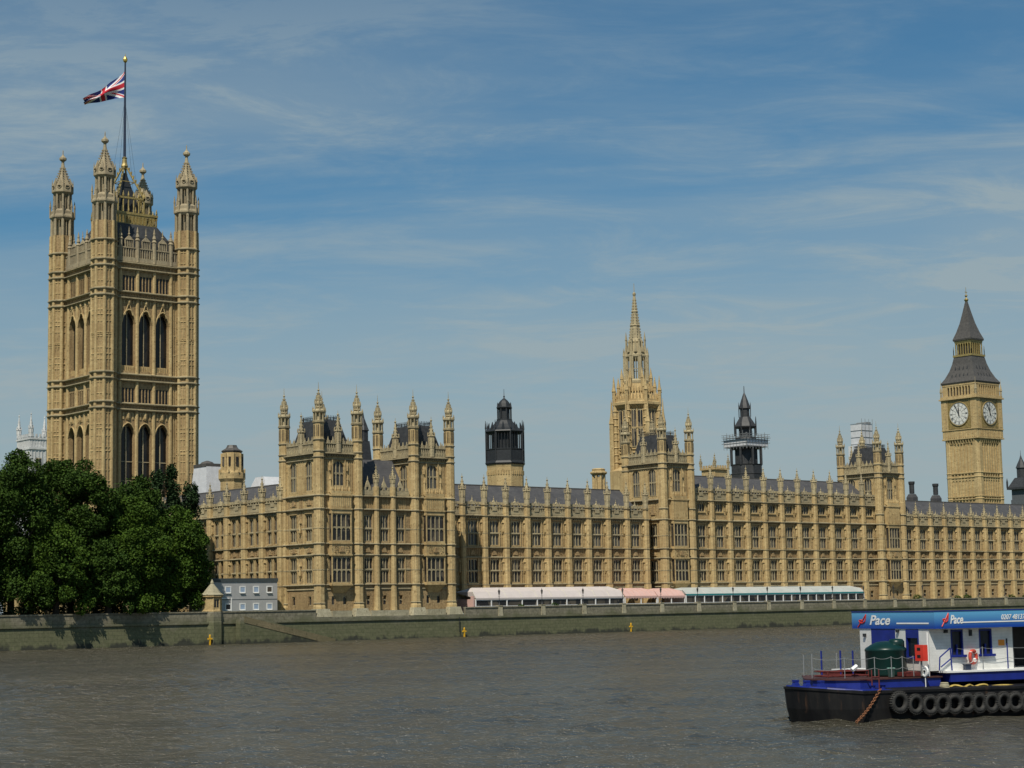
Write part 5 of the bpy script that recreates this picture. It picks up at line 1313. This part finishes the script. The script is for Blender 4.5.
for r_, z in enumerate((1.05, 3.85)):
    for c_, x in enumerate((-3.2, -.45, 2.15, 4.75)):
        o = link('window', wfm, cbn, (x, -.0, z-G)); link('pane', pm_b if (r_, c_) in ((0, 0), (1, 3)) else pm_a, o)
q = MB(dz); q.box(-5.5, -3.0, -.08, -.0, 2.35, 2.5); q.box(-2.62, -2.48, -.08, 0, G, 2.5); part('trim', q, 'white', cbn)

# ------------------------------------------------------------------ trees
def leaf_mesh(name, clumps, leaf, density, seed, mat):
    rs = np.random.RandomState(seed); V = []; 
    P_l, S_l = [], []
    for (cx, cy, cz, rx, rz_) in clumps:
        n = int(density*rx*rx*(1 if rx < 3 else .28))
        d = rs.normal(size=(n, 3)); d /= np.linalg.norm(d, axis=1)[:, None]
        r = (0.62+.46*rs.rand(n)**.8)[:, None]; lump = 1+.18*np.sin(d[:, :1]*5+cx)*np.cos(d[:, 1:2]*6+cy)
        P_l.append(np.array([cx, cy, cz])+d*r*lump*np.array([rx, rx, rz_]))
    P = np.concatenate(P_l); n = len(P)
    nrm = rs.normal(size=(n, 3)); nrm[:, 2] = np.abs(nrm[:, 2])*1.1+.2; nrm /= np.linalg.norm(nrm, axis=1)[:, None]
    a = np.cross(nrm, rs.normal(size=(n, 3))); a /= np.linalg.norm(a, axis=1)[:, None]; b2 = np.cross(nrm, a)
    s_ = (leaf*(.6+.8*rs.rand(n)))[:, None]
    q = np.stack([P-a*s_, P-b2*s_*.6, P+a*s_, P+b2*s_*.6], 1).reshape(-1, 3)
    me = D.meshes.new(name); me.vertices.add(4*n); me.vertices.foreach_set('co', q.ravel()); me.loops.add(4*n); me.loops.foreach_set('vertex_index', np.arange(4*n))
    me.polygons.add(n); me.polygons.foreach_set('loop_start', np.arange(n)*4); me.polygons.foreach_set('loop_total', np.full(n, 4)); me.materials.append(M[mat]); me.update(calc_edges=True); return me
def tree(label, x, y, R, z0, z1, seed, mat='leaf', species='plane_tree', nc=70, lean=0.0, dens=340, drop=0.0, leaf=.19):
    t_ = thing(species, label, 'tree', (x, y, G)); rs = random.Random(seed)
    zc, hz2 = (z0+z1)/2, (z1-z0)/2
    cl_ = []
    for k in range(nc):
        u = rs.uniform(-1, 1); th = rs.uniform(0, 2*PI); rr = rs.uniform(.45, .95)**.6
        s_ = math.sqrt(1-u*u); cr = R*(.15+.13*rs.random())
        shape = 1.0 if u < .2 else 1-.18*(u-.2)
        cx = math.cos(th)*s_*rr*(R-cr*.6)*shape+lean*u*2; cyy = math.sin(th)*s_*rr*(R-cr*.6)*shape; cz = zc+u*rr*(hz2-cr*.7)
        cl_.append((cx, cyy, cz-G, cr, cr*.85))
    for k in range(5): cl_.append((rs.uniform(-.3, .3)*R, rs.uniform(-.3, .3)*R, zc+rs.uniform(-.35, .35)*hz2-G, R*.58, hz2*.55))
    for k in range(nc//3):   # drooping outer skirts
        th = rs.uniform(0, 2*PI); cr = R*(.13+.08*rs.random()); rr = R*rs.uniform(.72, 1.0)
        cl_.append((math.cos(th)*rr*.93, math.sin(th)*rr*.93, zc-hz2*rs.uniform(.35, .95)-G, cr, cr*1.1))
    link('crown', leaf_mesh('crown', cl_, leaf, dens, seed, mat), t_)
    q = MB(); hh = zc-G
    q.cyl(0, 0, [(.75, 0), (.55, 1.0), (.45, hh*.45), (.30, hh*.9)], 10)
    for k in range(9):
        th = k*2*PI/9+rs.random(); b0 = hh*rs.uniform(.28, .6); b1_ = Vector((math.cos(th)*R*.35, math.sin(th)*R*.35, b0+hh*.28)); b3 = Vector((math.cos(th+.2)*R*.66, math.sin(th+.2)*R*.66, b0+hh*.55))
        q.tube((0, 0, b0), b1_, .22, 6); q.tube(b1_, b3, .12, 5)
    part('trunk', q, 'bark', t_)
    return t_
TG = 'trees in the garden by the river wall'
tree('tallest plane tree at the left edge behind the river wall', 109.5, 263, 10.5, 2.2, 27.4, 11, 'leaf', nc=100)
tree('plane tree second from the left, overlapping the tallest one', 119.5, 260.5, 8.6, 1.6, 25.6, 12, 'leaf', nc=95)
tree('broad plane tree in front of the great tower, its crown under the tower windows', 130.0, 262.0, 7.8, 1.6, 25.8, 13, 'leaf', nc=95)
tree('low bright crown between the broad plane tree and the kiosk tree', 138.5, 258.2, 6.8, .8, 18.6, 14, 'leaf2', nc=80)
tree('rounded plane tree right of the great tower base, in front of the poplars', 142.0, 264, 6.0, 4, 22.8, 15, 'leaf', nc=65)
tree('rightmost plane tree hanging over the stone kiosk and the grey cabins', 147.1, 260.6, 6.4, .8, 17.6, 16, 'leaf2', nc=95)
tree('low plane tree overhanging the river wall near the left edge', 124.5, 255.8, 5.6, .8, 14.5, 17, 'leaf2', nc=60)
tree('low plane tree overhanging the river wall below the broad crown', 132.8, 255.2, 5.0, .9, 12.5, 19, 'leaf', nc=55)
tree('background plane tree glimpsed behind the two leftmost crowns', 117, 275, 8.5, 2, 22, 21, 'leaf', nc=60)
tree('plane tree just left of the photo edge behind the river wall', 97, 263, 9.5, 2, 25.5, 18, 'leaf', nc=70)
def poplar(label, x, y, R, z1, seed):
    t_ = thing('poplar_tree', label, 'tree', (x, y, G)); rs = random.Random(seed); cl_ = []
    for k in range(90):
        u = rs.random(); r = R*(.55+.45*math.sin(PI*min(1, u*1.1+.1)))*(1-.35*u)
        th = rs.uniform(0, 2*PI); cl_.append((math.cos(th)*r*.8, math.sin(th)*r*.8, 3+(z1-G-4.2)*u, (.75+.35*rs.random())*(1.15-.5*u), 1.2))
    link('crown', leaf_mesh('crown', cl_, .22, 300, seed, 'leaf_dark'), t_)
    q = MB(); q.cyl(0, 0, [(.3, 0), (.2, 6), (.05, z1-G-1.5)], 8); part('trunk', q, 'bark', t_)
poplar('leftmost dark narrow poplar in front of the great square tower', 157.4, 285, 2.6, 25.4, 31)
poplar('middle dark narrow poplar in front of the great square tower', 160.9, 285.5, 2.5, 26.4, 32)
poplar('right dark poplar at the right edge of the great square tower', 164.2, 285, 2.8, 24.2, 33)
# planting along the terrace
for i, (x, r) in enumerate([(214.5, .6), (222.5, .7), (228.5, .5), (330.5, 1.0), (345.0, .8), (348.5, .9), (365.5, .8), (371.0, .9)]):
    o = link('shrub', leaf_mesh('shrub', [(0, 0, r*.8, r, r*.8), (r*.7, 0, r*.6, r*.7, r*.6)], .12, 500, 50+i, 'leaf'), None, (x, 254.75 if x < 300 else 256.5, G+.35))
    tag(o, ['green shrub inside the terrace wall before the left half of the white marquee', 'wider green shrub at the middle of the white marquee', 'small green shrub right of the middle of the white marquee', 'dark green bush at the foot of the right river tower',
            'green bush on the terrace, first right of the right river tower', 'green bush on the terrace, second right of the right river tower', 'green bush on the terrace below the clock tower, left one of a pair', 'green bush on the terrace below the clock tower, right one of a pair'][i], 'shrub', 'shrubs on the terrace')
q = MB()
hb = thing('garden_hedge', 'dark hedge under the trees along the top of the river wall', 'hedge', (118, 257.5, G))
link('foliage', leaf_mesh('foliage', [(-24+i*1.5, math.sin(i)*.5, 1.2, 1.2, 1.2) for i in range(36)], .2, 170, 77, 'leaf_dark'), hb)
# a pale wall of the building glimpsed under the trees
gw = thing('garden_pavilion', 'honey stone garden building glimpsed under the right trees', 'building', (143, 290, G))
q = MB(); q.row(-9, 9, 0, 5, 0, .5, [(-7+i*3.2, -5.6+i*3.2, 1, 3.4) for i in range(4)]); q.box(-9, 9, .5, 5, 0, 5.2); part('wall', q, 'stone', gw)
for i in range(4): window(gw, -6.3+i*3.2, .4, 1.0, 1.4, 2.4, 2)

# ------------------------------------------------------------------ fuel barge
TH = -math.radians(16.5); BX, BY = 59.04, 48.88
bt_ = thing('fuel_barge', 'black hulled barge with blue deck, white boarded cabin and blue sign canopy', 'barge', (BX, BY, WZ), TH)
BOWP = [(.15, 0), (-.45, .35), (-1.0, .85), (-1.45, 1.5), (-1.72, 2.2), (-1.70, 2.9), (-1.25, 3.7), (-.75, 4.4), (-.2, 5.2), (.4, 6.1), (1.0, 7.0)]
def outline(inset, z, x_end, bow):
    pts = [(x_end, inset)]
    for x, y in BOWP:
        k = max(0, min(1, (1.0-x)/2.7)); yy = inset+y/7.0*(7.0-2*inset)
        pts.append((x+inset*.95*k+.15*inset-bow*k, yy))
    pts.append((x_end, 7.0-inset)); return [(x, y, z) for x, y in pts]
def loft(mb, rings, cap_t=True, cap_b=True):
    n = len(rings[0]); base = len(mb.v); vs = [p for r in rings for p in r]; fs = []
    for i in range(len(rings)-1):
        for k in range(n): k2 = (k+1) % n; fs.append((i*n+k, (i+1)*n+k, (i+1)*n+k2, i*n+k2))
    if cap_t: fs.append(tuple((len(rings)-1)*n+k for k in range(n))[::-1])
    if cap_b: fs.append(tuple(range(n)))
    mb.add(vs, fs)
def sheer(ring): return [(x, y, z+max(0, (1.2-x))*.10) for x, y, z in ring]
q = MB(); XE = 24
loft(q, [outline(.35, -.9, XE, -.5), outline(.06, -.05, XE, -.12), outline(0, .5, XE, -.02), sheer(outline(0, 1.0, XE, .08))]); prev = None
for k in range(9): u = k/8; p = (-1.35+1.5*u, .86*(1-u)**1.15-.03, 1.18-1.1*u); None; prev = p
q; part('hull', q, 'hull', bt_)
q = MB(); loft(q, [sheer(outline(-.04, 1.0, XE, .08)), sheer(outline(-.04, 1.10, XE, .08))]); part('rubbing_strake', q, 'hull', bt_)
q = MB(); loft(q, [sheer(outline(.10, 1.101, 4.7, .1)), sheer(outline(.12, 1.16, 4.7, .1))]); part('lower_deck', q, 'blue', bt_)
q = MB(); loft(q, [outline(.85, 1.12, 4.6, -.15), outline(.9, 1.62, 4.6, -.1)]); part('coaming', q, 'blue', bt_)
q = MB(); loft(q, [outline(.82, 1.62, 4.65, -.1), outline(.82, 1.67, 4.65, -.1)]); dk = part('raised_deck', q, 'deck_brown', bt_)
# blue edge band under the cabin with white top, shade beneath painted as a near-black box
q = MB(); q.box(4.9, XE, .62, 6.6, 1.42, 1.80); part('cabin_deck', q, 'blue', bt_)
q = MB(); q.box(4.7, XE, .56, 6.66, 1.80, 1.88); part('deck_edge', q, 'white', bt_)
q = MB(); q.box(4.95, XE, 1.6, 6.0, 1.16, 1.42); part('underdeck_shade', q, 'room_shade', bt_)
# bow bollards
q = MB()
for x, y in ((-1.15, 2.2), (-1.25, 2.9), (-.85, 1.6)):
    q.frus(x-.16, x+.16, y-.16, y+.16, 1.3, x-.08, x+.08, y-.1, y+.1, 1.56); q.box(x-.11, x+.11, y-.11, y+.11, 1.56, 1.64)
q.cyl(.9, .45, [(.1, 1.15), (.1, 1.4), (.16, 1.42)], 8); q.cyl(1.4, .45, [(.1, 1.15), (.1, 1.4), (.16, 1.42)], 8)
part('bollards', q, 'blue', bt_)
# cabin
hx0, hy0, hy1 = 4.24, 1.1, 6.2; hz0, hz1 = 1.88, 3.66
q = MB()
# side wall (towards -y) with two windows and an opening further on
ops_ = [(5.36, 5.98), (6.82, 7.48)]
x = hx0
for a, b2 in ops_:
    q.box(x, a, hy0, hy0+.1, hz0, hz1); q.box(a, b2, hy0, hy0+.1, hz0, 2.5); q.box(a, b2, hy0, hy0+.1, 3.58, hz1); x = b2
q.box(x, 8.58, hy0, hy0+.1, hz0, hz1); q.box(11.5, 20, hy0, hy0+.1, hz0, hz1)
part('side_wall', q, 'board', bt_)
q = MB(); q.box(hx0, hx0+.1, 5.3, hy1, hz0, hz1); part('end_wall', q, 'board', bt_)
q = MB()
q.box(hx0, hx0+.1, hy0+.1, 1.8, hz0, hz1); q.box(hx0, hx0+.1, 1.8, 2.72, hz0, 2.45); q.box(hx0, hx0+.1, 2.72, 3.5, hz0, hz1); q.box(hx0, hx0+.1, 1.8, 2.72, 3.62, hz1)
part('end_wall', q, 'board', bt_)
q = MB(); q.box(hx0-.01, hx0+.06, 3.5, 5.3, hz0, hz1); part('door', q, 'blue', bt_)
q = MB(); q.box(hx0+.1, 20, hy1-.1, hy1, hz0, hz1); q.box(19.9, 20, hy0+.1, hy1-.1, hz0, hz1); q.box(11.5, 11.6, hy0+.1, hy1-.1, hz0, hz1); part('rear_wall', q, 'board', bt_)
q = MB(); q.box(8.6, 8.7, hy0+.1, 3.2, hz0, hz1); q.box(8.7, 11.5, 3.1, 3.2, hz0, hz1); part('recess_lining', q, 'brick', bt_)  # dark grey instead of white board, recess shade in its colour
q = MB(); q.box(8.75, 11.4, 3.04, 3.09, hz0, 3.6); part('recess_shade', q, 'room_shade', bt_)  # no door: near-black sheet painted as the shade inside the opening
for a, b2 in ops_:
    f = MB()
    f.box(a, a+.06, hy0-.02, hy0+.08, 2.5, 3.58); f.box(b2-.06, b2, hy0-.02, hy0+.08, 2.5, 3.58); f.box(a+.06, b2-.06, hy0-.02, hy0+.08, 3.50, 3.58); f.box(a-.08, b2+.08, hy0-.14, hy0-.02, 2.42, 2.52); f.box((a+b2)/2-.03, (a+b2)/2+.03, hy0+.0, hy0+.07, 2.5, 2.95)
    o = part('window', f, 'blue', bt_); g_ = MB(); g_.box(a+.02, b2-.02, hy0+.08, hy0+.09, 2.5, 3.58); part('pane', g_, 'boat_glass', o)
f = MB(); f.box(hx0-.02, hx0+.06, 1.8, 1.87, 2.45, 3.62); f.box(hx0-.02, hx0+.06, 2.65, 2.72, 2.45, 3.62); f.box(hx0-.02, hx0+.06, 1.87, 2.65, 3.25, 3.62); f.box(hx0-.1, hx0+.06, 1.75, 2.77, 2.38, 2.47)
o = part('window', f, 'blue', bt_); g_ = MB(); g_.box(hx0+.08, hx0+.09, 1.82, 2.7, 2.46, 3.3); part('pane', g_, 'boat_glass', o)
q = MB()
for x, y in ((hx0-.06, 3.25), (hx0-.06, 5.75)): q.box(x-.05, x+.05, y-.07, y+.07, 3.28 if y > 4 else 3.48, 3.42 if y > 4 else 3.6)
q.box(5.0, 5.16, hy0-.1, hy0, 3.45, 3.58); q.box(6.3, 6.42, hy0-.08, hy0, 3.3, 3.56); q.box(8.22, 8.27, hy0-.05, hy0, 2.85, 3.15)
part('wall_lights', q, 'iron', bt_)
q = MB(); q.box(7.82, 8.12, hy0-.04, hy0, 2.86, 3.1); part('notice', q, 'orange', bt_)
# canopy with sign fascia
cx0, cyA, cyB = 4.2, .6, 6.72
q = MB(); q.box(cx0+.06, 20.6, cyA+.06, cyB, 3.66, 3.74); q.box(cx0+.06, 20.6, cyA+.06, cyB, 4.26, 4.3); part('canopy', q, 'white', bt_)
q = MB(); q.box(cx0, cx0+.05, cyA+.05, cyB, 3.64, 4.36); q.box(cx0, 20.6, cyA, cyA+.05, 3.64, 4.36); fa_ = part('fascia', q, 'fascia', bt_)
q = MB(); q.box(cx0-.02, cx0+.07, cyA-.02, cyB, 4.36, 4.40); q.box(cx0+.071, 20.6, cyA-.02, cyA+.07, 4.36, 4.40); part('fascia_trim', q, 'blue', fa_)
def text_part(body, size, parent, origin, ax, mat='white', shear=.3, bold=.012, sx=1.0):
    cu = D.curves.new('lettering', 'FONT'); cu.body = body; cu.size = size; cu.shear = shear; cu.offset = bold; cu.extrude = .004; cu.space_character = 1.02
    tmp = D.objects.new('tmp', cu); COL.objects.link(tmp); dg = bpy.context.evaluated_depsgraph_get(); me = D.meshes.new_from_object(tmp.evaluated_get(dg)); D.objects.remove(tmp); D.curves.remove(cu)
    X_, Z_ = Vector(ax).normalized(), Vector((0, 0, 1)); n = X_.cross(Z_)
    for v in me.vertices:
        p = v.co; v.co = X_*p.x*sx+Z_*p.y+n*p.z
    me.materials.clear(); me.materials.append(M[mat]); me.name = 'lettering'
    return link('lettering', me, parent, origin)
def logo(parent, origin, ax, s_):
    X_ = Vector(ax); q = MB()
    def P3(a, b): return Vector(origin)+X_*a*s_+Vector((0, 0, b*s_))
    path = [(.0, -.12), (.22, .22), (.42, .52), (.62, .86), (.70, 1.0), (.66, .70), (.60, .38), (.40, .24), (.22, .30), (.12, .48), (.26, .52), (.45, .44)]
    for a, b in zip(path[:-1], path[1:]): q.tube(P3(*a), P3(*b), 0.024, 5)
    return part('emblem', q, 'red', parent)
# end fascia reads along -y (left to right seen from the bow)
ax = (0, -1, 0)
text_part('Pace', .58, fa_, (cx0-.012, 5.35, 3.82), ax, sx=1.4)
logo(fa_, (cx0-.02, 6.25, 3.76), (0, -1.9, 0), .50)
q = MB(); q.box(cx0-.014, cx0-.004, 1.0, 3.3, 3.84, 3.90); part('underline', q, 'white', fa_)
ax = (1, 0, 0)
text_part('Pace', .50, fa_, (4.98, cyA-.012, 3.85), ax, sx=.70)
logo(fa_, (4.56, cyA-.02, 3.79), (1.0, 0, 0), .50)
q = MB(); q.box(5.62, 13.0, cyA-.014, cyA-.004, 3.86, 3.91); part('underline', q, 'white', fa_)
text_part('0207 481377', .30, fa_, (7.62, cyA-.012, 3.97), ax, mat='white', sx=.85, bold=.004)
# white pipe and rails
q = MB()
q.tube((4.1, 1.0, 1.2), (4.1, 1.0, 3.5), .04, 6)
part('downpipe', q, 'white', bt_)
q = MB()
for pth in ([(4.45, .75, 1.9), (4.5, .75, 2.45), (5.05, .75, 2.82), (5.1, .75, 1.9)], [(4.55, .75, 2.05), (5.1, .75, 2.4)], [(8.0, .75, 1.9), (8.0, .75, 2.95)]):
    for a, b2 in zip(pth[:-1], pth[1:]): q.tube(a, b2, .03, 5)
part('handrail', q, 'blue', bt_)
def sag(q, a, b2, drop, r=.012):
    prev = None
    for i in range(9):
        u = i/8; p = Vector(a).lerp(Vector(b2), u)-Vector((0, 0, drop*4*u*(1-u)))
        if prev: q.tube(prev, p, r, 4)
        prev = p
q = MB()
xs_ = [-.62, .1, 1.37, 2.2, 2.75, 3.3]
ys_ = [2.6, 1.25, .95, .95, .95, .95]
for i, (x, y) in enumerate(zip(xs_, ys_)):
    q.tube((x, y, 1.7), (x, y, 2.55), .018, 5)
    if i: sag(q, (xs_[i-1], ys_[i-1], 2.53), (x, y, 2.53), .08); sag(q, (xs_[i-1], ys_[i-1], 2.1), (x, y, 2.1), .08)
for x0, x1 in ((5.4, 6.7), (6.7, 8.0), (8.0, 9.4), (9.4, 11)): sag(q, (x0, .75, 2.8), (x1, .75, 2.8), .06); sag(q, (x0, .75, 2.35), (x1, .75, 2.35), .06); q.tube((x1, .75, 1.9), (x1, .75, 2.84), .02, 5)
for x, y in ((.5, 5.0), (1.5, 5.9), (2.9, 6.1)): q.tube((x, y, 1.7), (x, y, 2.6), .022, 5)
part('railing', q, 'steel', bt_)
q = MB()
for x, y, z1 in ((.76, 4.0, 2.78), (1.72, 4.0, 2.76), (2.35, 4.0, 2.74)): q.tube((x, y, 1.7), (x, y, z1), .04, 5)
part('blue_posts', q, 'blue', bt_)
q = MB()
for z in (1.76, 1.95):
    for a, b2 in (((-.1, 2.2, z), (1.9, 2.2, z)), ((-.1, 3.2, z), (1.9, 3.2, z)), ((-.1, 2.2, z), (-.1, 3.2, z)), ((1.9, 2.2, z), (1.9, 3.2, z))): q.tube(a, b2, .035, 5)
for x in (-.1, .6, 1.2, 1.9): q.tube((x, 2.2, 1.7), (x, 2.2, 1.97), .03, 5)
q.tube((.9, 1.0, 1.62), (.9, .55, 1.62), .03, 5); q.tube((.9, .5, 1.2), (.9, .5, 2.05), .03, 5); q.tube((1.25, .5, 1.2), (1.25, .5, 2.05), .03, 5); q.tube((.9, .5, 1.75), (1.25, .5, 1.75), .03, 5)
part('pipework', q, 'redbrown', bt_)
q = MB(); q.box(3.0, 4.2, 1.05, 5.9, 1.701, 1.86); q.box(1.9, 3.0, 4.4, 5.9, 1.701, 1.86); part('plinth_box', q, 'redbrown', bt_)
q = MB(); q.box(1.9, 3.4, 4.0, 5.0, 1.87, 1.95); q.tube((.95, 2.0, 2.0), (1.2, 2.0, 2.16), .10, 6); part('white_ledge', q, 'white', bt_)
# loose things on board, each its own object
def btag(name, mb, mats, lx, ly, lz, label, cat, smooth=False, group=None, rz=0.0):
    c, s_ = math.cos(TH), math.sin(TH); o = part(name, mb, mats, None, smooth=smooth); o.location = (BX+lx*c-ly*s_, BY+lx*s_+ly*c, WZ+lz); o.rotation_euler = (0, 0, TH+rz); return tag(o, label, cat, group)
def bthing(name, lx, ly, lz, label, cat, group=None):
    c, s_ = math.cos(TH), math.sin(TH); return thing(name, label, cat, (BX+lx*c-ly*s_, BY+lx*s_+ly*c, WZ+lz), TH, group)
tk = bthing('oil_tank', 3.05, 2.55, 1.68, 'dark green round plastic oil tank with a domed top on the foredeck', 'tank')
q = MB(); q.cyl(0, 0, [(.85, 0), (.86, .1), (.86, 1.03), (.88, 1.06), (.88, 1.12), (.84, 1.18), (.62, 1.32), (.38, 1.43), (.05, 1.47)], 28); part('body', q, 'green_tank', tk, smooth=True)
q = MB(); q.cyl(.35, -.3, [(.34, 1.1), (.34, 1.44), (.27, 1.54), (.05, 1.57)], 20); part('hatch', q, 'green_tank', tk, smooth=True)
q = MB(); q.cyl(0, 0, [(.13, 0), (.15, .34), (.17, .34), (.17, .37), (.02, .38)], 14); btag('bin', q, 'mint', 2.35, 1.2, 1.70, 'small pale green bin in front of the green oil tank', 'bin', True)
lk_ = bthing('hose_locker', 3.56, .75, 2.33, 'bright red locker with two dark slots on a post beside the cabin corner', 'locker')
q = MB(); q.box(-.1, .14, -.28, .28, 0, .66); part('box', q, 'red', lk_)
q = MB()
for z in (.14, .44): q.cyl(0, 0, [(.001, z), (.001, z+.001)], 3); q.box(-.115, -.1, -.10, .12, z, z+.11)
part('slots', q, 'black', lk_)
q = MB(); q.box(-.03, .03, -.03, .03, -.62, 0); part('post', q, 'steel', lk_)
rl = bthing('hose_reel', 3.62, .60, 1.9, 'white round hose reel under the red locker', 'reel')
q = MB(); q.torus((0, 0, 0), (1, 0, 0), .19, .05, 18, 6); q.cyl(0, 0, [(.02, -.2), (.02, -.7)], 6)
v = []; 
for k in range(3): a = k*PI/3; q.tube((0, math.cos(a)*.19, math.sin(a)*.19), (0, -math.cos(a)*.19, -math.sin(a)*.19), .02, 4)
q.tube((-.02, 0, 0), (.06, 0, 0), .15, 12)
part('drum', q, 'white', rl)
q = MB(); q.tube((-.06, 0, 0), (.08, 0, 0), .05, 8); part('hub', q, 'black', rl)
lb = bthing('lifebuoy', 6.38, .98, 2.42, 'red and white lifebuoy hanging on the cabin side between the two windows', 'lifebuoy')
q = MB(); q.torus((0, 0, 0), (0, 1, 0), .26, .075, 24, 8); lb.rotation_euler[2] = TH+.4; part('ring', q, 'buoy', lb, smooth=True)
q = MB()
for k in range(4): a = PI/4+k*PI/2; q.torus((math.cos(a)*.26, 0, math.sin(a)*.26), (-math.sin(a), 0, math.cos(a)), .055, .03, 8, 5)
q.cyl(.02, -.05, [(.07, -.22), (.08, -.1), (.03, -.05)], 8)
part('bands', q, 'white', lb)
q = MB(); q.box(-.13, .13, -.1, .1, 0, .22); q.box(-.15, .15, -.12, .12, .22, .25); btag('box', q, 'pole', 5.95, .85, 1.88, 'small dark blue box on the cabin deck below the first side window', 'box')
# chain
q = MB(); A = Vector((.95, -.02, 1.28)); B = Vector((-.42, -.22, .02)); nL = 22
for i in range(nL):
    p = A.lerp(B, (i+.5)/nL)-Vector((0, 0, .12*math.sin(PI*i/nL))); d = (B-A).normalized(); sd = Vector((0, 1, 0)) if i % 2 else d.cross(Vector((0, 1, 0)))
    q.torus(p, sd, .055, .024, 8, 4)
btag('anchor_chain', q, 'rust', 0, 0, 0, 'rusty chain slanting down the black bow into the water', 'chain')
hs = MB(); prev = None
for i in range(60):
    u = i/59; p = Vector((4.6+1.9*u, .32+.1*math.sin(u*12), 1.185+.10*abs(math.sin(u*9)))); 
    if prev: hs.tube(prev, p, .05, 5)
    prev = p
btag('hose', hs, 'rope', 0, 0, 0, 'yellow hose lying on the deck edge above the middle tyres', 'hose')
hs = MB(); prev = None
for i in range(40):
    u = i/39; p = Vector((6.6+1.4*u, .30+.06*math.sin(u*8), 1.175+.05*math.sin(u*PI)))
    if prev: hs.tube(prev, p, .04, 5)
    prev = p
btag('hose', hs, 'rope', 0, 0, 0, 'second straighter yellow hose on the deck edge near the right photo edge', 'hose')
q = MB()
for k in range(4): q.torus((0, 0, .05+k*.06), (0, 0, 1), .2-.02*k, .035, 14, 5)
btag('rope_coil', q, 'plinth', 4.4, .38, 1.165, 'coiled pale rope on the deck edge left of the yellow hose', 'rope')
# tyres
def tyre_mesh():
    q = MB(); q.torus((0, 0, 0), (0, 1, 0), .305, .105, 28, 10)
    for k in range(28): a = 2*PI*k/28; q.box(math.cos(a)*.405-.02, math.cos(a)*.405+.02, -.085, .085, math.sin(a)*.405-.02, math.sin(a)*.405+.02)
    return q.mesh('tyre', 'rubber', True)
ty = tyre_mesh()
txs = [1.72, 2.50, 3.22, 3.84, 4.44, 5.06, 5.68, 6.32, 6.94, 7.55, 8.15, 8.78, 9.4, 10.0, 10.7]
for i, x in enumerate(txs):
    c, s_ = math.cos(TH), math.sin(TH); z = (.70 if i == 0 else .62-.008*i)+random.uniform(-.03, .03)+random.uniform(-.02, .02); ly = -.18
    o = link('fender_tyre', ty, None, (BX+x*c-ly*s_, BY+x*s_+ly*c, WZ+z), TH+random.uniform(-.12, .12)); o.rotation_euler[1] = random.uniform(0, 6)
    k = 1.08 if i == 0 else 1.0; o.scale = (k, k, k)
    tag(o, ('largest black tyre nearest the bow on the barge side' if i == 0 else '%s black fender tyre from the bow along the barge side' % ORD[i]), 'tyre', 'fender tyres along the barge side')
